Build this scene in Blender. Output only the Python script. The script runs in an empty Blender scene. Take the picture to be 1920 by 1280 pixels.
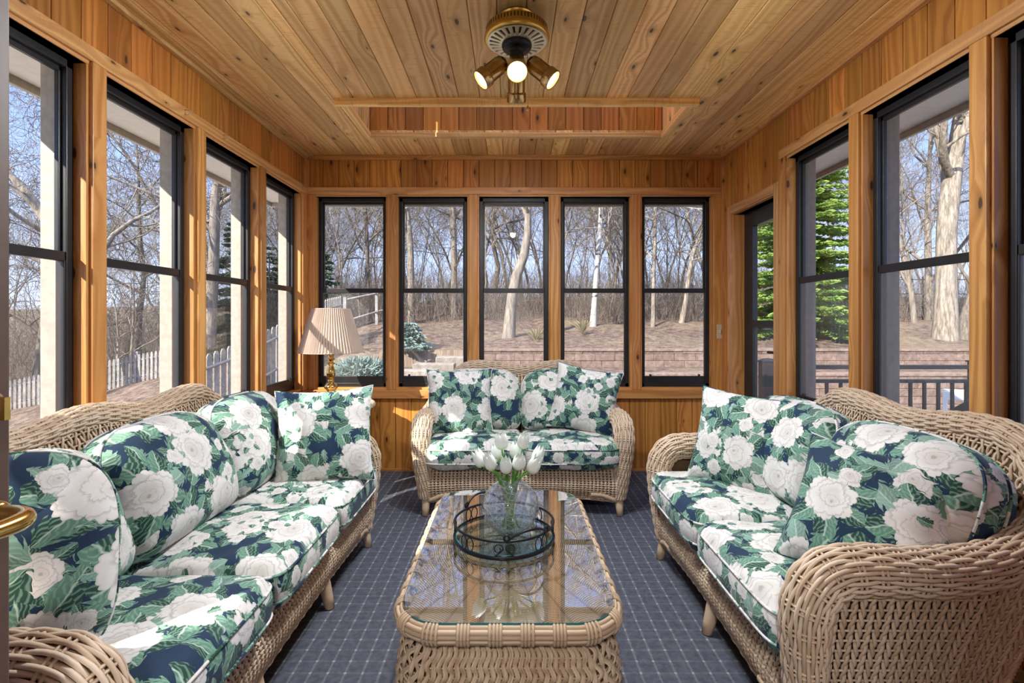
LAMP, HALL = 42.0, 36.0
import bpy, math, random
import numpy as np
from mathutils import Vector, Matrix
PI = math.pi
rng = np.random.default_rng(7)
random.seed(7)
SC = bpy.context.scene
COL = SC.collection

# ------------------------------------------------------------------ mesh builder
class MB:
    """collects vertex/face batches and links them as one mesh object"""
    def __init__(s):
        s.V, s.F, s.W, s.M, s.n, s.smooth = [], [], [], [], 0, []
    def add(s, V, F, w=None, mi=0, smooth=True):
        V = np.asarray(V, float).reshape(-1, 3)
        F = np.asarray(F, int)
        if w is None: w = np.zeros((len(V), 3))
        elif np.isscalar(w): w = np.tile([0, 0, float(w)], (len(V), 1))
        s.V.append(V); s.W.append(np.asarray(w, float).reshape(-1, 3))
        s.F.append(F + s.n); s.M.append(mi); s.smooth.append(smooth); s.n += len(V)
    def build(s, name, mat, parent=None, loc=(0, 0, 0), mats=None, tf=None, flip=False, bevel=0, mat_extra=None):
        V = np.concatenate(s.V)
        if tf is not None: V = tf(V)
        me = bpy.data.meshes.new(name)
        idx, starts, mis, sm, L = [], [], [], [], 0
        for F, mi, so in zip(s.F, s.M, s.smooth):
            if flip: F = F[:, ::-1]
            k = F.shape[1]
            idx.append(F.ravel()); starts.append(L + np.arange(len(F)) * k); L += F.size
            mis.append(np.full(len(F), mi)); sm.append(np.full(len(F), so))
        idx = np.concatenate(idx); starts = np.concatenate(starts)
        me.vertices.add(len(V)); me.vertices.foreach_set('co', V.ravel())
        me.loops.add(L); me.loops.foreach_set('vertex_index', idx.astype(np.int32))
        me.polygons.add(len(starts)); me.polygons.foreach_set('loop_start', starts.astype(np.int32))
        me.polygons.foreach_set('material_index', np.concatenate(mis).astype(np.int32))
        me.polygons.foreach_set('use_smooth', np.concatenate(sm).astype(bool))
        a = me.attributes.new('wuv', 'FLOAT_VECTOR', 'POINT')
        a.data.foreach_set('vector', np.concatenate(s.W).ravel())
        me.update(calc_edges=True); me.validate()
        for m in ([mat] + list(mat_extra or [])): me.materials.append(m)
        o = bpy.data.objects.new(name, me); COL.objects.link(o)
        o.location = loc
        if parent: o.parent = parent
        if bevel:
            b = o.modifiers.new('bevel', 'BEVEL'); b.width = bevel; b.segments = 2; b.limit_method = 'ANGLE'
        return o
    # --- primitives
    def box(s, x0, x1, y0, y1, z0, z1, ax=2, rnd=None, mi=0, smooth=False):
        V = np.array([[x, y, z] for x in (x0, x1) for y in (y0, y1) for z in (z0, z1)], float)
        F = [[0, 1, 3, 2], [4, 6, 7, 5], [0, 4, 5, 1], [2, 3, 7, 6], [0, 2, 6, 4], [1, 5, 7, 3]]
        r = rng.random() if rnd is None else rnd
        oth = [i for i in range(3) if i != ax]
        w = np.stack([V[:, ax] + r * 31.7, V[:, oth[0]] + V[:, oth[1]] + r * 17.3, np.full(8, r)], 1)
        s.add(V, F, w, mi, smooth)
    def tubes(s, P, N, ra, rb=None, sides=5, w=None, mi=0, closed=False, cap=False):
        """P (k,n,3) centre lines, N (k,n,3) reference normals; ra along N, rb across"""
        P = np.asarray(P, float); k, n = P.shape[:2]
        if closed: T = np.roll(P, -1, 1) - np.roll(P, 1, 1)
        else: T = np.gradient(P, axis=1)
        T /= np.linalg.norm(T, axis=2, keepdims=True) + 1e-12
        N = np.broadcast_to(N, P.shape)
        N = N - (N * T).sum(2, keepdims=True) * T
        N = N / (np.linalg.norm(N, axis=2, keepdims=True) + 1e-12)
        B = np.cross(T, N)
        ra = np.broadcast_to(np.asarray(ra, float), (k, n)); rb = ra if rb is None else np.broadcast_to(np.asarray(rb, float), (k, n))
        a = np.arange(sides) * 2 * PI / sides
        V = P[:, :, None] + N[:, :, None] * (np.cos(a)[None, None, :, None] * ra[:, :, None, None]) + B[:, :, None] * (np.sin(a)[None, None, :, None] * rb[:, :, None, None])
        i = np.arange(n if closed else n - 1); j = np.arange(sides)
        I, J = np.meshgrid(i, j, indexing='ij'); I2 = (I + 1) % n; J2 = (J + 1) % sides
        q = np.stack([I * sides + J, I * sides + J2, I2 * sides + J2, I2 * sides + J], -1).reshape(-1, 4)
        F = (q[None] + (np.arange(k) * n * sides)[:, None, None]).reshape(-1, 4)
        if w is None: w = rng.random(k)
        w = np.broadcast_to(np.asarray(w, float), (k,))
        d = np.concatenate([np.zeros((k, 1)), np.cumsum(np.linalg.norm(np.diff(P, axis=1), axis=2), 1)], 1)
        W = np.zeros((k, n, sides, 3)); W[..., 0] = d[:, :, None]; W[..., 1] = a / (2 * PI); W[..., 2] = w[:, None, None]
        s.add(V, F, W, mi)
        if cap and not closed:
            off = s.n - k * n * sides
            for c in range(k):
                b0 = c * n * sides
                for base, rev in ((b0, True), (b0 + (n - 1) * sides, False)):
                    f = [base + t for t in range(sides)]
                    s.F.append(np.array([f[::-1] if rev else f]) + off); s.M.append(mi); s.smooth.append(False)
    def tube(s, pts, r, sides=8, closed=False, w=0.5, mi=0, cap=True, ref=None):
        P = np.asarray(pts, float); N = frame(P, closed) if ref is None else np.broadcast_to(np.asarray(ref, float), P.shape)
        s.tubes(P[None], N[None], np.broadcast_to(np.asarray(r, float), (len(P),))[None], sides=sides, w=w, mi=mi, closed=closed, cap=cap)
    def lathe(s, prof, seg=32, c=(0, 0, 0), mi=0, w=0.5, axis=None, ripple=0, nrip=0):
        prof = np.asarray(prof, float); a = np.arange(seg) * 2 * PI / seg
        R = prof[:, 0][:, None] * (1 + ripple * np.cos(nrip * a)[None])
        V = np.stack([R * np.cos(a), R * np.sin(a), np.repeat(prof[:, 1][:, None], seg, 1)], -1)
        if axis is not None: V = V @ np.asarray(axis, float)          # rows: local x,y,z axes
        V = V + np.asarray(c, float)
        n = len(prof); I, J = np.meshgrid(np.arange(n - 1), np.arange(seg), indexing='ij'); J2 = (J + 1) % seg
        F = np.stack([I * seg + J, I * seg + J2, (I + 1) * seg + J2, (I + 1) * seg + J], -1).reshape(-1, 4)
        W = np.zeros((n, seg, 3)); W[..., 0] = prof[:, 1][:, None]; W[..., 1] = a; W[..., 2] = w
        s.add(V, F, W, mi)
    def grid(s, G, w=None, mi=0, closeu=False, smooth=True):
        G = np.asarray(G, float); n, m = G.shape[:2]
        I, J = np.meshgrid(np.arange(n if closeu else n - 1), np.arange(m - 1), indexing='ij'); I2 = (I + 1) % n
        F = np.stack([I * m + J, I2 * m + J, I2 * m + J + 1, I * m + J + 1], -1).reshape(-1, 4)
        s.add(G, F, w, mi, smooth)

def frame(P, closed=False):
    n = len(P); T = (np.roll(P, -1, 0) - np.roll(P, 1, 0)) if closed else np.gradient(P, axis=0)
    T = T / (np.linalg.norm(T, axis=1, keepdims=True) + 1e-12)
    v = np.array([0, 0, 1.0]) if abs(T[0][2]) < .9 else np.array([1.0, 0, 0])
    N = np.zeros_like(P); v = v - v.dot(T[0]) * T[0]; v /= np.linalg.norm(v); N[0] = v
    for i in range(1, n):
        v = v - v.dot(T[i]) * T[i]; v = v / (np.linalg.norm(v) + 1e-12); N[i] = v
    return N

def spline(pts, n=None, step=None, closed=False):
    """Catmull-Rom through rows of pts (any width), resampled by arc length of the first three columns"""
    p = np.asarray(pts, float)
    q = np.concatenate([p[-1:], p, p[:2]]) if closed else np.concatenate([2 * p[:1] - p[1:2], p, 2 * p[-1:] - p[-2:-1]])
    out = []
    for i in range(len(q) - 3):
        t = np.linspace(0, 1, 24, endpoint=False)[:, None]; a, b, c, d = q[i:i + 4]
        out.append(.5 * (2 * b + (c - a) * t + (2 * a - 5 * b + 4 * c - d) * t ** 2 + (3 * b - a - 3 * c + d) * t ** 3))
    if not closed: out.append(p[-1:])
    else: out.append(p[:1])
    f = np.concatenate(out); k = min(3, f.shape[1])
    L = np.concatenate([[0], np.cumsum(np.linalg.norm(np.diff(f[:, :k], axis=0), axis=1))])
    if n is None: n = max(4, int(round(L[-1] / step)) + 1)
    x = np.linspace(0, L[-1], n, endpoint=not closed)
    return np.stack([np.interp(x, L, f[:, j]) for j in range(f.shape[1])], 1)

def thing(name, label, cat, loc=(0, 0, 0), rz=0, group=None):
    o = bpy.data.objects.new(name, None); COL.objects.link(o); o.empty_display_size = .1
    o.location = loc; o.rotation_euler = (0, 0, rz); return tag(o, label, cat, group)
def tag(o, label, cat, group=None):
    o['label'] = label; o['category'] = cat
    if group: o['group'] = group
    return o
def struct(o): o['kind'] = 'structure'; return o
def dup(root, loc, rz=0, label=None, group=None, scale=None):
    r = root.copy(); COL.objects.link(r); r.location = loc; r.rotation_euler = (0, 0, rz)
    if label: r['label'] = label
    if group: r['group'] = group
    if scale: r.scale = (scale,) * 3
    for ch in list(root.children):
        c = ch.copy(); COL.objects.link(c); c.parent = r
        for g in list(ch.children):
            d = g.copy(); COL.objects.link(d); d.parent = c
    return r

# ------------------------------------------------------------------ material helpers
class X:
    """a float socket with arithmetic that lays down Math nodes"""
    def __init__(s, nt, k): s.nt, s.k = nt, k
    def _m(s, op, *a):
        n = s.nt.nodes.new('ShaderNodeMath'); n.operation = op
        for i, v in enumerate((s,) + a):
            if isinstance(v, X): s.nt.links.new(v.k, n.inputs[i])
            else: n.inputs[i].default_value = v
        return X(s.nt, n.outputs[0])
    def __add__(s, o): return s._m('ADD', o)
    __radd__ = __add__
    def __sub__(s, o): return s._m('SUBTRACT', o)
    def __rsub__(s, o): return (s * -1) + o
    def __mul__(s, o): return s._m('MULTIPLY', o)
    __rmul__ = __mul__
    def __truediv__(s, o): return s._m('DIVIDE', o)
    def __pow__(s, o): return s._m('POWER', o)
    def __lt__(s, o): return s._m('LESS_THAN', o)
    def __gt__(s, o): return s._m('GREATER_THAN', o)
    def f(s, op, *a): return s._m(op, *a)
    @property
    def sin(s): return s._m('SINE')
    @property
    def cos(s): return s._m('COSINE')
    @property
    def abs(s): return s._m('ABSOLUTE')
    @property
    def floor(s): return s._m('FLOOR')
    @property
    def fract(s): return s._m('FRACT')
    def ss(s, a, b, lo=0., hi=1.):
        n = s.nt.nodes.new('ShaderNodeMapRange'); n.interpolation_type = 'SMOOTHSTEP'
        s.nt.links.new(s.k, n.inputs[0])
        for i, v in zip((1, 2, 3, 4), (a, b, lo, hi)):
            if isinstance(v, X): s.nt.links.new(v.k, n.inputs[i])
            else: n.inputs[i].default_value = v
        return X(s.nt, n.outputs[0])

class MT:
    """one material under construction"""
    def __init__(s, name):
        s.m = bpy.data.materials.new(name); s.m.use_nodes = True; s.nt = s.m.node_tree
        for n in list(s.nt.nodes):
            if n.type == 'BSDF_PRINCIPLED': s.b = n
            if n.type == 'OUTPUT_MATERIAL': s.out = n
    def node(s, t, **kw):
        n = s.nt.nodes.new(t)
        for k, v in kw.items(): setattr(n, k, v)
        return n
    def link(s, a, b): s.nt.links.new(a.k if isinstance(a, X) else a, b)
    def x(s, k): return X(s.nt, k)
    def attr(s, name='wuv'):
        n = s.node('ShaderNodeAttribute', attribute_name=name); return s.sep(n.outputs['Vector'])
    def sep(s, k):
        n = s.node('ShaderNodeSeparateXYZ'); s.nt.links.new(k, n.inputs[0]); return [s.x(o) for o in n.outputs]
    def pos(s): return s.sep(s.node('ShaderNodeNewGeometry').outputs['Position'])
    def obj(s): return s.sep(s.node('ShaderNodeTexCoord').outputs['Object'])
    def vec(s, *a):
        n = s.node('ShaderNodeCombineXYZ')
        for i, v in enumerate(a):
            if isinstance(v, X): s.nt.links.new(v.k, n.inputs[i])
            else: n.inputs[i].default_value = v
        return n.outputs[0]
    def noise(s, vec, scale=5, detail=4, rough=.55, dist=0, out=0):
        n = s.node('ShaderNodeTexNoise'); n.inputs['Scale'].default_value = scale; n.inputs['Detail'].default_value = detail
        n.inputs['Roughness'].default_value = rough; n.inputs['Distortion'].default_value = dist
        s.nt.links.new(vec, n.inputs['Vector']); return s.x(n.outputs[out])
    def vor(s, vec, scale=1, rand=1, feature='F1', dim='2D'):
        n = s.node('ShaderNodeTexVoronoi', voronoi_dimensions=dim, feature=feature); n.inputs['Scale'].default_value = scale
        n.inputs['Randomness'].default_value = rand; s.nt.links.new(vec, n.inputs['Vector']); return n
    def white(s, vec):
        n = s.node('ShaderNodeTexWhiteNoise', noise_dimensions='3D'); s.nt.links.new(vec, n.inputs['Vector']); return s.x(n.outputs['Value'])
    def mix(s, f, a, b):
        n = s.node('ShaderNodeMix', data_type='RGBA')
        for k, v in ((n.inputs[0], f), (n.inputs[6], a), (n.inputs[7], b)):
            if isinstance(v, X): s.nt.links.new(v.k, k)
            elif isinstance(v, (int, float)): k.default_value = v
            elif isinstance(v, tuple): k.default_value = (*v, 1) if len(v) == 3 else v
            else: s.nt.links.new(v, k)
        return n.outputs[2]
    def col(s, c):
        if isinstance(c, tuple): s.b.inputs['Base Color'].default_value = (*c, 1)
        else: s.nt.links.new(c, s.b.inputs['Base Color'])
        return s
    def set(s, rough=.5, metal=0, spec=None, **kw):
        s.b.inputs['Roughness'].default_value = rough; s.b.inputs['Metallic'].default_value = metal
        if spec is not None: s.b.inputs['Specular IOR Level'].default_value = spec
        return s
    def bump(s, h, strength=.3, dist=.002):
        n = s.node('ShaderNodeBump'); n.inputs['Strength'].default_value = strength; n.inputs['Distance'].default_value = dist
        s.link(h, n.inputs['Height']); s.nt.links.new(n.outputs[0], s.b.inputs['Normal']); return s

def plain(name, c, rough=.5, metal=0, var=.12, nscale=14, spec=None):
    t = MT(name); n = t.noise(t.node('ShaderNodeTexCoord').outputs['Object'], nscale, 3)
    lo = tuple(v * (1 - var) for v in c); hi = tuple(min(1, v * (1 + var)) for v in c)
    t.col(t.mix(n.ss(.3, .7), lo, hi)).set(rough, metal, spec); return t.m
# ------------------------------------------------------------------ materials
def wood(name, dark, mid, light, rough=.45, saw=0., knot=1., var=1.0):
    t = MT(name); u, v, r = t.attr()
    kv = t.vor(t.vec(u * 2.9, v * 7.5), 1, 1)
    kd = t.x(kv.outputs['Distance']); kc = t.sep(kv.outputs['Color'])
    has = kc[0] > .5
    ksize = kc[1] * .055 + .035
    bend = (kd / .42).f('MINIMUM', 1.0)
    bend = (1 - bend) * has * .05
    vv = v + bend + t.noise(t.vec(u * .9, v * 3, r * 9), 1, 2) * .05
    fine = t.noise(t.vec(u * 5, vv * 170, r * 40), 1, 5, .6)
    broad = t.noise(t.vec(u * 1.3, vv * 26, r * 23), 1, 3, .5, .6)
    ring = ((vv * 150 + t.noise(t.vec(u * .7, vv * 7, r * 5), 1, 2) * 26).sin * .5 + .5)
    g = fine * .42 + broad * .30 + ring * .28
    c = t.mix(g.ss(.28, .72), dark, light)
    c = t.mix(t.noise(t.vec(u * .35, v * 1.2, r * 77), 1, 2).ss(.3, .7) * .6, c, mid)
    br = r * (.55 * var) + (1 - .3 * var)
    hs = t.node('ShaderNodeHueSaturation'); t.link(c, hs.inputs['Color']); t.link(br, hs.inputs['Value'])
    t.link((r * 91.7).fract * .014 + .490, hs.inputs['Hue'])
    c = hs.outputs[0]
    kk = kd + t.noise(t.vec(u * 60, v * 60, r), 1, 2) * .03
    kin = (1 - kk.ss(ksize * .75, ksize * 1.2)) * has
    halo = (1 - kk.ss(ksize, ksize * 3.2)) * has * .55
    c = t.mix(halo * knot, c, tuple(x * .62 for x in dark)); c = t.mix(kin * knot * .92, c, (.045, .018, .007))
    h = fine * .6 + ring * .3 - kin * .5
    if saw:
        sm = t.noise(t.vec(u * 90, v * 14, r * 3), 1, 3, .7); c = t.mix((sm - .55).f('MAXIMUM', 0.0) * saw * 2.4, c, tuple(x * .5 for x in dark)); h = h + sm * .8
    t.col(c).set(rough).bump(h, .25, .0015)
    return t.m
W_CEIL = wood('cedar_ceiling', (.60, .325, .10), (.77, .465, .165), (.86, .575, .25), .5, saw=1.0)
W_WALL = wood('cedar_wall', (.33, .125, .02), (.46, .19, .034), (.56, .255, .056), .42)
W_TRIM = wood('cedar_trim', (.40, .165, .04), (.52, .235, .06), (.62, .32, .10), .42, var=.6)
W_TRIM2 = wood('cedar_casing', (.42, .20, .07), (.54, .27, .09), (.64, .37, .15), .45, saw=.5, var=.5)

def fabric():
    t = MT('peony_chintz'); u, v, _ = t.attr('wuv')
    wn = t.node('ShaderNodeTexNoise'); wn.inputs['Scale'].default_value = 26; wn.inputs['Detail'].default_value = 2
    t.link(t.vec(u, v, 0), wn.inputs['Vector']); wx, wy, _w = t.sep(wn.outputs['Color'])
    u = u + (wx - .5) * .022; v = v + (wy - .5) * .022
    def leafcol(y, w, tt, rr):
        side = (y / w)                                   # -1..1 across the leaf
        vein = ((tt * 7 - side.abs * 2.2).fract - .5).abs.ss(.05, .3)
        a = t.mix(side.ss(-.25, .35), (.013, .058, .040), (.115, .25, .18))
        a = t.mix((1 - vein) * .38, a, (.33, .50, .41))
        a = t.mix(side.abs.ss(.0, .13, 1., 0.) * .8, a, (.50, .64, .54))
        return t.mix(rr.ss(.7, 1.) * .5, a, (.34, .50, .43))
    base = (.010, .030, .068)
    c = base
    def sprig(c, sc, off, L, Wd, thr=0.):
        q = t.vec(u * sc + off, v * sc + off * 1.7)
        n = t.vor(q, 1, .85); px, py, _ = t.sep(n.outputs['Position']); ca, cb, cc = t.sep(n.outputs['Color'])
        dx = (u * sc + off - px) / sc; dy = (v * sc + off * 1.7 - py) / sc
        a = ca * 6.283; cs, sn = a.cos, a.sin
        x = dx * cs + dy * sn; y = dy * cs - dx * sn
        y = y - x * x * 5.0 * (cb - .5) * 2
        tt = x / L + .5
        prof = (tt.f('MAXIMUM', 0.001).f('MINIMUM', .999) * PI).sin ** .75
        saw = 1 - (tt * 5 + y.abs * 30).fract * .38
        w = prof * saw * Wd
        m = (y.abs < w) * (tt > .0) * (tt < 1.) * (cc > thr)
        return t.mix(m, c, leafcol(y, w + .0004, tt, cb))
    c = sprig(c, 8.5, 3.1, .095, .024, .42)
    c = sprig(c, 7.4, 11.7, .105, .024, .38)
    def flower(c, sc, off, R, k=7, rand=.6, wreath=True, thr=0., nb=3.):
        qx = u * sc + off; qy = v * sc + off * .63
        n = t.vor(t.vec(qx, qy), 1, rand); px, py, _ = t.sep(n.outputs['Position']); ca, cb, cc = t.sep(n.outputs['Color'])
        dx = (qx - px) / sc; dy = (qy - py) / sc * (1 + .25 * (ca - .5))
        r = (dx * dx + dy * dy) ** .5
        th = dy.f('ARCTAN2', dx) + ca * 6.283
        ok = cc > thr
        if wreath:
            ph = (th + ca * 3) * (k / (2 * PI)) + 50; ix = ph.floor; f = ph - ix - .5
            rr = t.white(t.vec(ix, px, py))
            f = f + (rr - .5) * .3 + (r - R) * 4 * (rr - .5)
            L = R * (1.35 + .0) + rr * R * .75
            tt = (r - R * .55) / (L - R * .55)
            prof = (tt.f('MAXIMUM', 0.001).f('MINIMUM', .999) * PI).sin ** .7
            y = f * r * (2 * PI / k)
            saw = 1 - (tt * 4.5 + y.abs * 26).fract * .42
            w = prof * saw * (R * .50)
            m = (y.abs < w) * (tt > 0.) * (tt < 1.) * ok
            c = t.mix(m, c, leafcol(y, w + .0004, tt, (rr * 7.3).fract))
        Rr = (cb * .35 + .8) * R
        def ring(frac, nn, ph, fr):
            a = ((th * nn + ph + cb * 9).cos.abs) ** .6
            return Rr * frac * (.74 + .23 * a + fr * ((th * (nn * 4 + 1) + ph).sin.abs))
        o1 = ring(1.0, nb, 0., .07); o2 = ring(.74, nb, 1.1, .07); o3 = ring(.48, 2.5, .4, .08); o4 = ring(.26, 2., .2, .05)
        streak = t.noise(t.vec(th * 5, r * 28, ca * 9), 1, 3)
        w_hi = (.70, .685, .66); w_lo = (.36, .345, .325); w_sh = (.28, .265, .24)
        col = t.mix(streak.ss(.35, .75) * .5, w_hi, (.62, .60, .56))
        def off(k1, k2): return ((dx + (ca - .5) * R * k1) ** 2. + (dy + (cc - .5) * R * k2) ** 2.) ** .5
        sepl = ((th * nb + cb * 9).cos.abs).ss(.0, .20, 1., 0.) * (r > o2 * .96)
        col = t.mix(sepl * .45, col, w_lo)
        r0 = r
        for o, nx, r in ((o2, .55, off(.22, -.2)), (o3, .6, off(-.3, .34)), (o4, .6, off(-.45, -.4))):
            edge = (r / o).ss(1.0, 1.2, 1., 0.) * (r > o)
            col = t.mix(edge * nx, col, w_lo)
            inn = (r / o).ss(.45, .9, 1., 0.) * (r < o)
            col = t.mix(inn * .34, col, (.52, .485, .44))
        col = t.mix((r / Rr).ss(.04, .10, 1., 0.) * .65, col, w_sh); r = r0
        col = t.mix((r / o1).ss(.93, 1.0) * .4, col, w_lo)
        return t.mix((r < o1) * ok, c, col)
    c = flower(c, 7.0, 21.3, .044, k=6, rand=.75, thr=.45, nb=2.)
    c = flower(c, 5.0, 5.9, .083, k=7, rand=.62)
    c = flower(c, 8.0, 41.3, .030, k=4, rand=.8, thr=.72, nb=2.)
    t.col(c).set(.75, spec=.25)
    tw = t.noise(t.vec(u * 900, v * 900, 0), 1, 1); t.bump(tw, .08, .001)
    t.b.inputs['Sheen Weight'].default_value = .08
    return t.m
FABRIC = fabric()

def wicker(name, dark, light, rough=.5):
    t = MT(name); u, v, r = t.attr(); n = t.noise(t.vec(u * 9, v * 2, r * 60), 1, 3)
    c = t.mix(r * .7 + n * .5 - .1, dark, light)
    c = t.mix(t.noise(t.node('ShaderNodeTexCoord').outputs['Object'], 5, 2).ss(.4, .7) * .3, c, (dark[0] * .9, dark[1] * .8, dark[2] * .65))
    t.col(c).set(rough, spec=.35).bump(t.noise(t.vec(u * 14, v * 8, r * 9), 1, 2), .15, .001); return t.m
WICKER = wicker('natural_wicker', (.46, .33, .215), (.72, .59, .45))
WICKER_CORE = wicker('wicker_gap_shade', (.12, .07, .035), (.20, .125, .065), .7)  # darkened backing behind the weave, shade of the gaps put into its colour
WICKER_PALE = wicker('wrapped_cane', (.52, .38, .25), (.66, .51, .36))
WICKER_TABLE = wicker('table_cane', (.34, .23, .14), (.60, .46, .32))
WICKER_DARK = wicker('charcoal_wicker', (.02, .02, .022), (.06, .06, .065))

def carpet():
    t = MT('slate_grid_carpet'); x, y, _ = t.pos(); cell = .0575
    a = x / cell; b = y / cell
    jit = t.noise(t.vec(x * 120, y * 120, 0), 1, 2) - .5
    la = ((a + jit * .16).fract - .5).abs; lb = ((b + jit * .16).fract - .5).abs
    va = la.ss(.035, .10, 1., 0.); vb = lb.ss(.04, .11, 1., 0.)
    fine = t.noise(t.vec(x * 260, y * 260, 0), 1, 2, .7)
    fl = t.noise(t.vec(x * 42, y * 42, 0), 1, 3, .6)
    m = va * .26 + vb * .10 + va * vb * .60
    c = t.mix(fl.ss(.25, .75), (.060, .065, .085), (.102, .112, .140)); c = t.mix((fine - .5).abs * .7, c, (.04, .045, .07))
    c = t.mix((m * (fine * .9 + .55)).f('MINIMUM', 1.0) * .72, c, (.40, .39, .39))
    t.col(c).set(.95, spec=.1).bump(fine + m * .5, .6, .004); return t.m
CARPET = carpet()

def paint(name, c, rough=.5, grain=.1): return plain(name, c, rough, 0, grain, 30)
BLACK = plain('black_window_frame', (.014, .014, .016), .38, 0, .15)
CREAM = paint('cream_siding_paint', (.38, .35, .295), .6)
TAUPE = paint('taupe_trim_paint', (.20, .175, .16), .6)
SOFFIT = paint('soffit_paint', (.62, .58, .53), .6, .04)
DOORBROWN = paint('brown_door_paint', (.105, .062, .045), .5, .06)
IVORY = plain('ivory_plastic', (.58, .50, .36), .4, 0, .03)
BRASS = plain('polished_brass', (.78, .53, .17), .16, 1, .06)
BRASS2 = plain('antique_brass', (.66, .44, .12), .28, 1, .12, 30)
BRONZE = plain('bronzed_spot', (.42, .29, .13), .22, 1, .15, 30)
PALEGOLD = plain('pale_gold_plate', (.74, .68, .46), .32, .85, .06)
BLACKMETAL = plain('blackened_iron', (.016, .016, .02), .4, .6, .2)
STEEL = plain('nickel_steel', (.6, .6, .58), .3, 1, .05)
def glass(name, tint=(1, 1, 1), boost=1.0, haze=0., hazecol=(.6, .6, .6), ior=1.5, crackle=False, rough=0.):
    t = MT(name); fr = t.node('ShaderNodeFresnel'); fr.inputs['IOR'].default_value = ior
    tr = t.node('ShaderNodeBsdfTransparent'); tr.inputs[0].default_value = (*tint, 1)
    gl = t.node('ShaderNodeBsdfGlossy'); gl.inputs['Roughness'].default_value = rough
    mx = t.node('ShaderNodeMixShader'); t.link((t.x(fr.outputs[0]) * boost).f('MINIMUM', 1.0), mx.inputs[0])
    base = tr.outputs[0]
    bf = t.x(t.node('ShaderNodeNewGeometry').outputs['Backfacing']); t.link(bf * (1 / ior - ior) + ior, fr.inputs['IOR'])
    if haze or crackle:
        df = t.node('ShaderNodeBsdfDiffuse'); df.inputs[0].default_value = (*hazecol, 1)
        m2 = t.node('ShaderNodeMixShader'); m2.inputs[0].default_value = haze
        t.link(tr.outputs[0], m2.inputs[1]); t.link(df.outputs[0], m2.inputs[2]); base = m2.outputs[0]
        if crackle:
            oc = t.node('ShaderNodeTexCoord').outputs['Object']
            vo = t.vor(oc, 60, 1, 'DISTANCE_TO_EDGE', '3D'); n2 = t.noise(oc, 22, 3)
            t.link(t.x(vo.outputs['Distance']).ss(.01, .09, .42, .05) * n2.ss(.3, .6, .35, 1.) + haze, m2.inputs[0])
            bp = t.node('ShaderNodeBump'); bp.inputs['Strength'].default_value = .5; bp.inputs['Distance'].default_value = .004
            t.link(vo.outputs['Distance'], bp.inputs['Height']); t.link(bp.outputs[0], gl.inputs['Normal'])
    t.link(base, mx.inputs[1]); t.link(gl.outputs[0], mx.inputs[2]); t.link(mx.outputs[0], t.out.inputs['Surface'])
    return t.m
PANE = glass('window_glass', (.97, .98, .98), 1.0)
PANE_LOW = glass('screened_window_glass', (.97, .97, .97), 1.0, .09, (.55, .55, .55))
TABLEGLASS = glass('table_glass', (.93, .96, .95), 5.0)
GLASSEDGE = plain('green_glass_edge', (.01, .16, .17), .1, 0, .1)
VASEGLASS = glass('crackle_glass', (.86, .90, .95), 2.6, .07, (.60, .66, .76), 1.45, True)
WATER = glass('vase_water', (.90, .94, .93), .5, 0, ior=1.2)
TRAYGLASS = glass('tray_glass', (.80, .92, .90), 2.0)
def emit(name, c, s):
    t = MT(name); t.col(c); t.b.inputs['Emission Color'].default_value = (*c, 1); t.b.inputs['Emission Strength'].default_value = s; return t.m
BULB = emit('lit_bulb_glass', (1., .84, .58), 2.6)
def shade_mat():
    t = MT('pleated_shade_cloth'); t.col((.66, .50, .42)).set(.85, spec=.1)
    tl = t.node('ShaderNodeBsdfTranslucent'); tl.inputs[0].default_value = (.72, .54, .44, 1)
    mx = t.node('ShaderNodeMixShader'); mx.inputs[0].default_value = .3
    t.link(t.b.outputs[0], mx.inputs[1]); t.link(tl.outputs[0], mx.inputs[2]); t.link(mx.outputs[0], t.out.inputs['Surface'])
    u, v, r = t.attr(); t.col(t.mix(t.noise(t.vec(v * 30, u * 3, 0), 1, 2).ss(.3, .7), (.53, .435, .37), (.65, .555, .485))); return t.m
SHADE = shade_mat()
def petal():
    t = MT('white_tulip_petal'); u, v, r = t.attr()
    t.col(t.mix(u.ss(0., .3), (.55, .68, .34), (.80, .85, .80))).set(.5)
    t.b.inputs['Subsurface Weight'].default_value = .15; t.b.inputs['Subsurface Radius'].default_value = (.01, .01, .008); return t.m
PETAL = petal()
STEM = plain('tulip_green', (.085, .26, .03), .45, 0, .3, 30)
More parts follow.
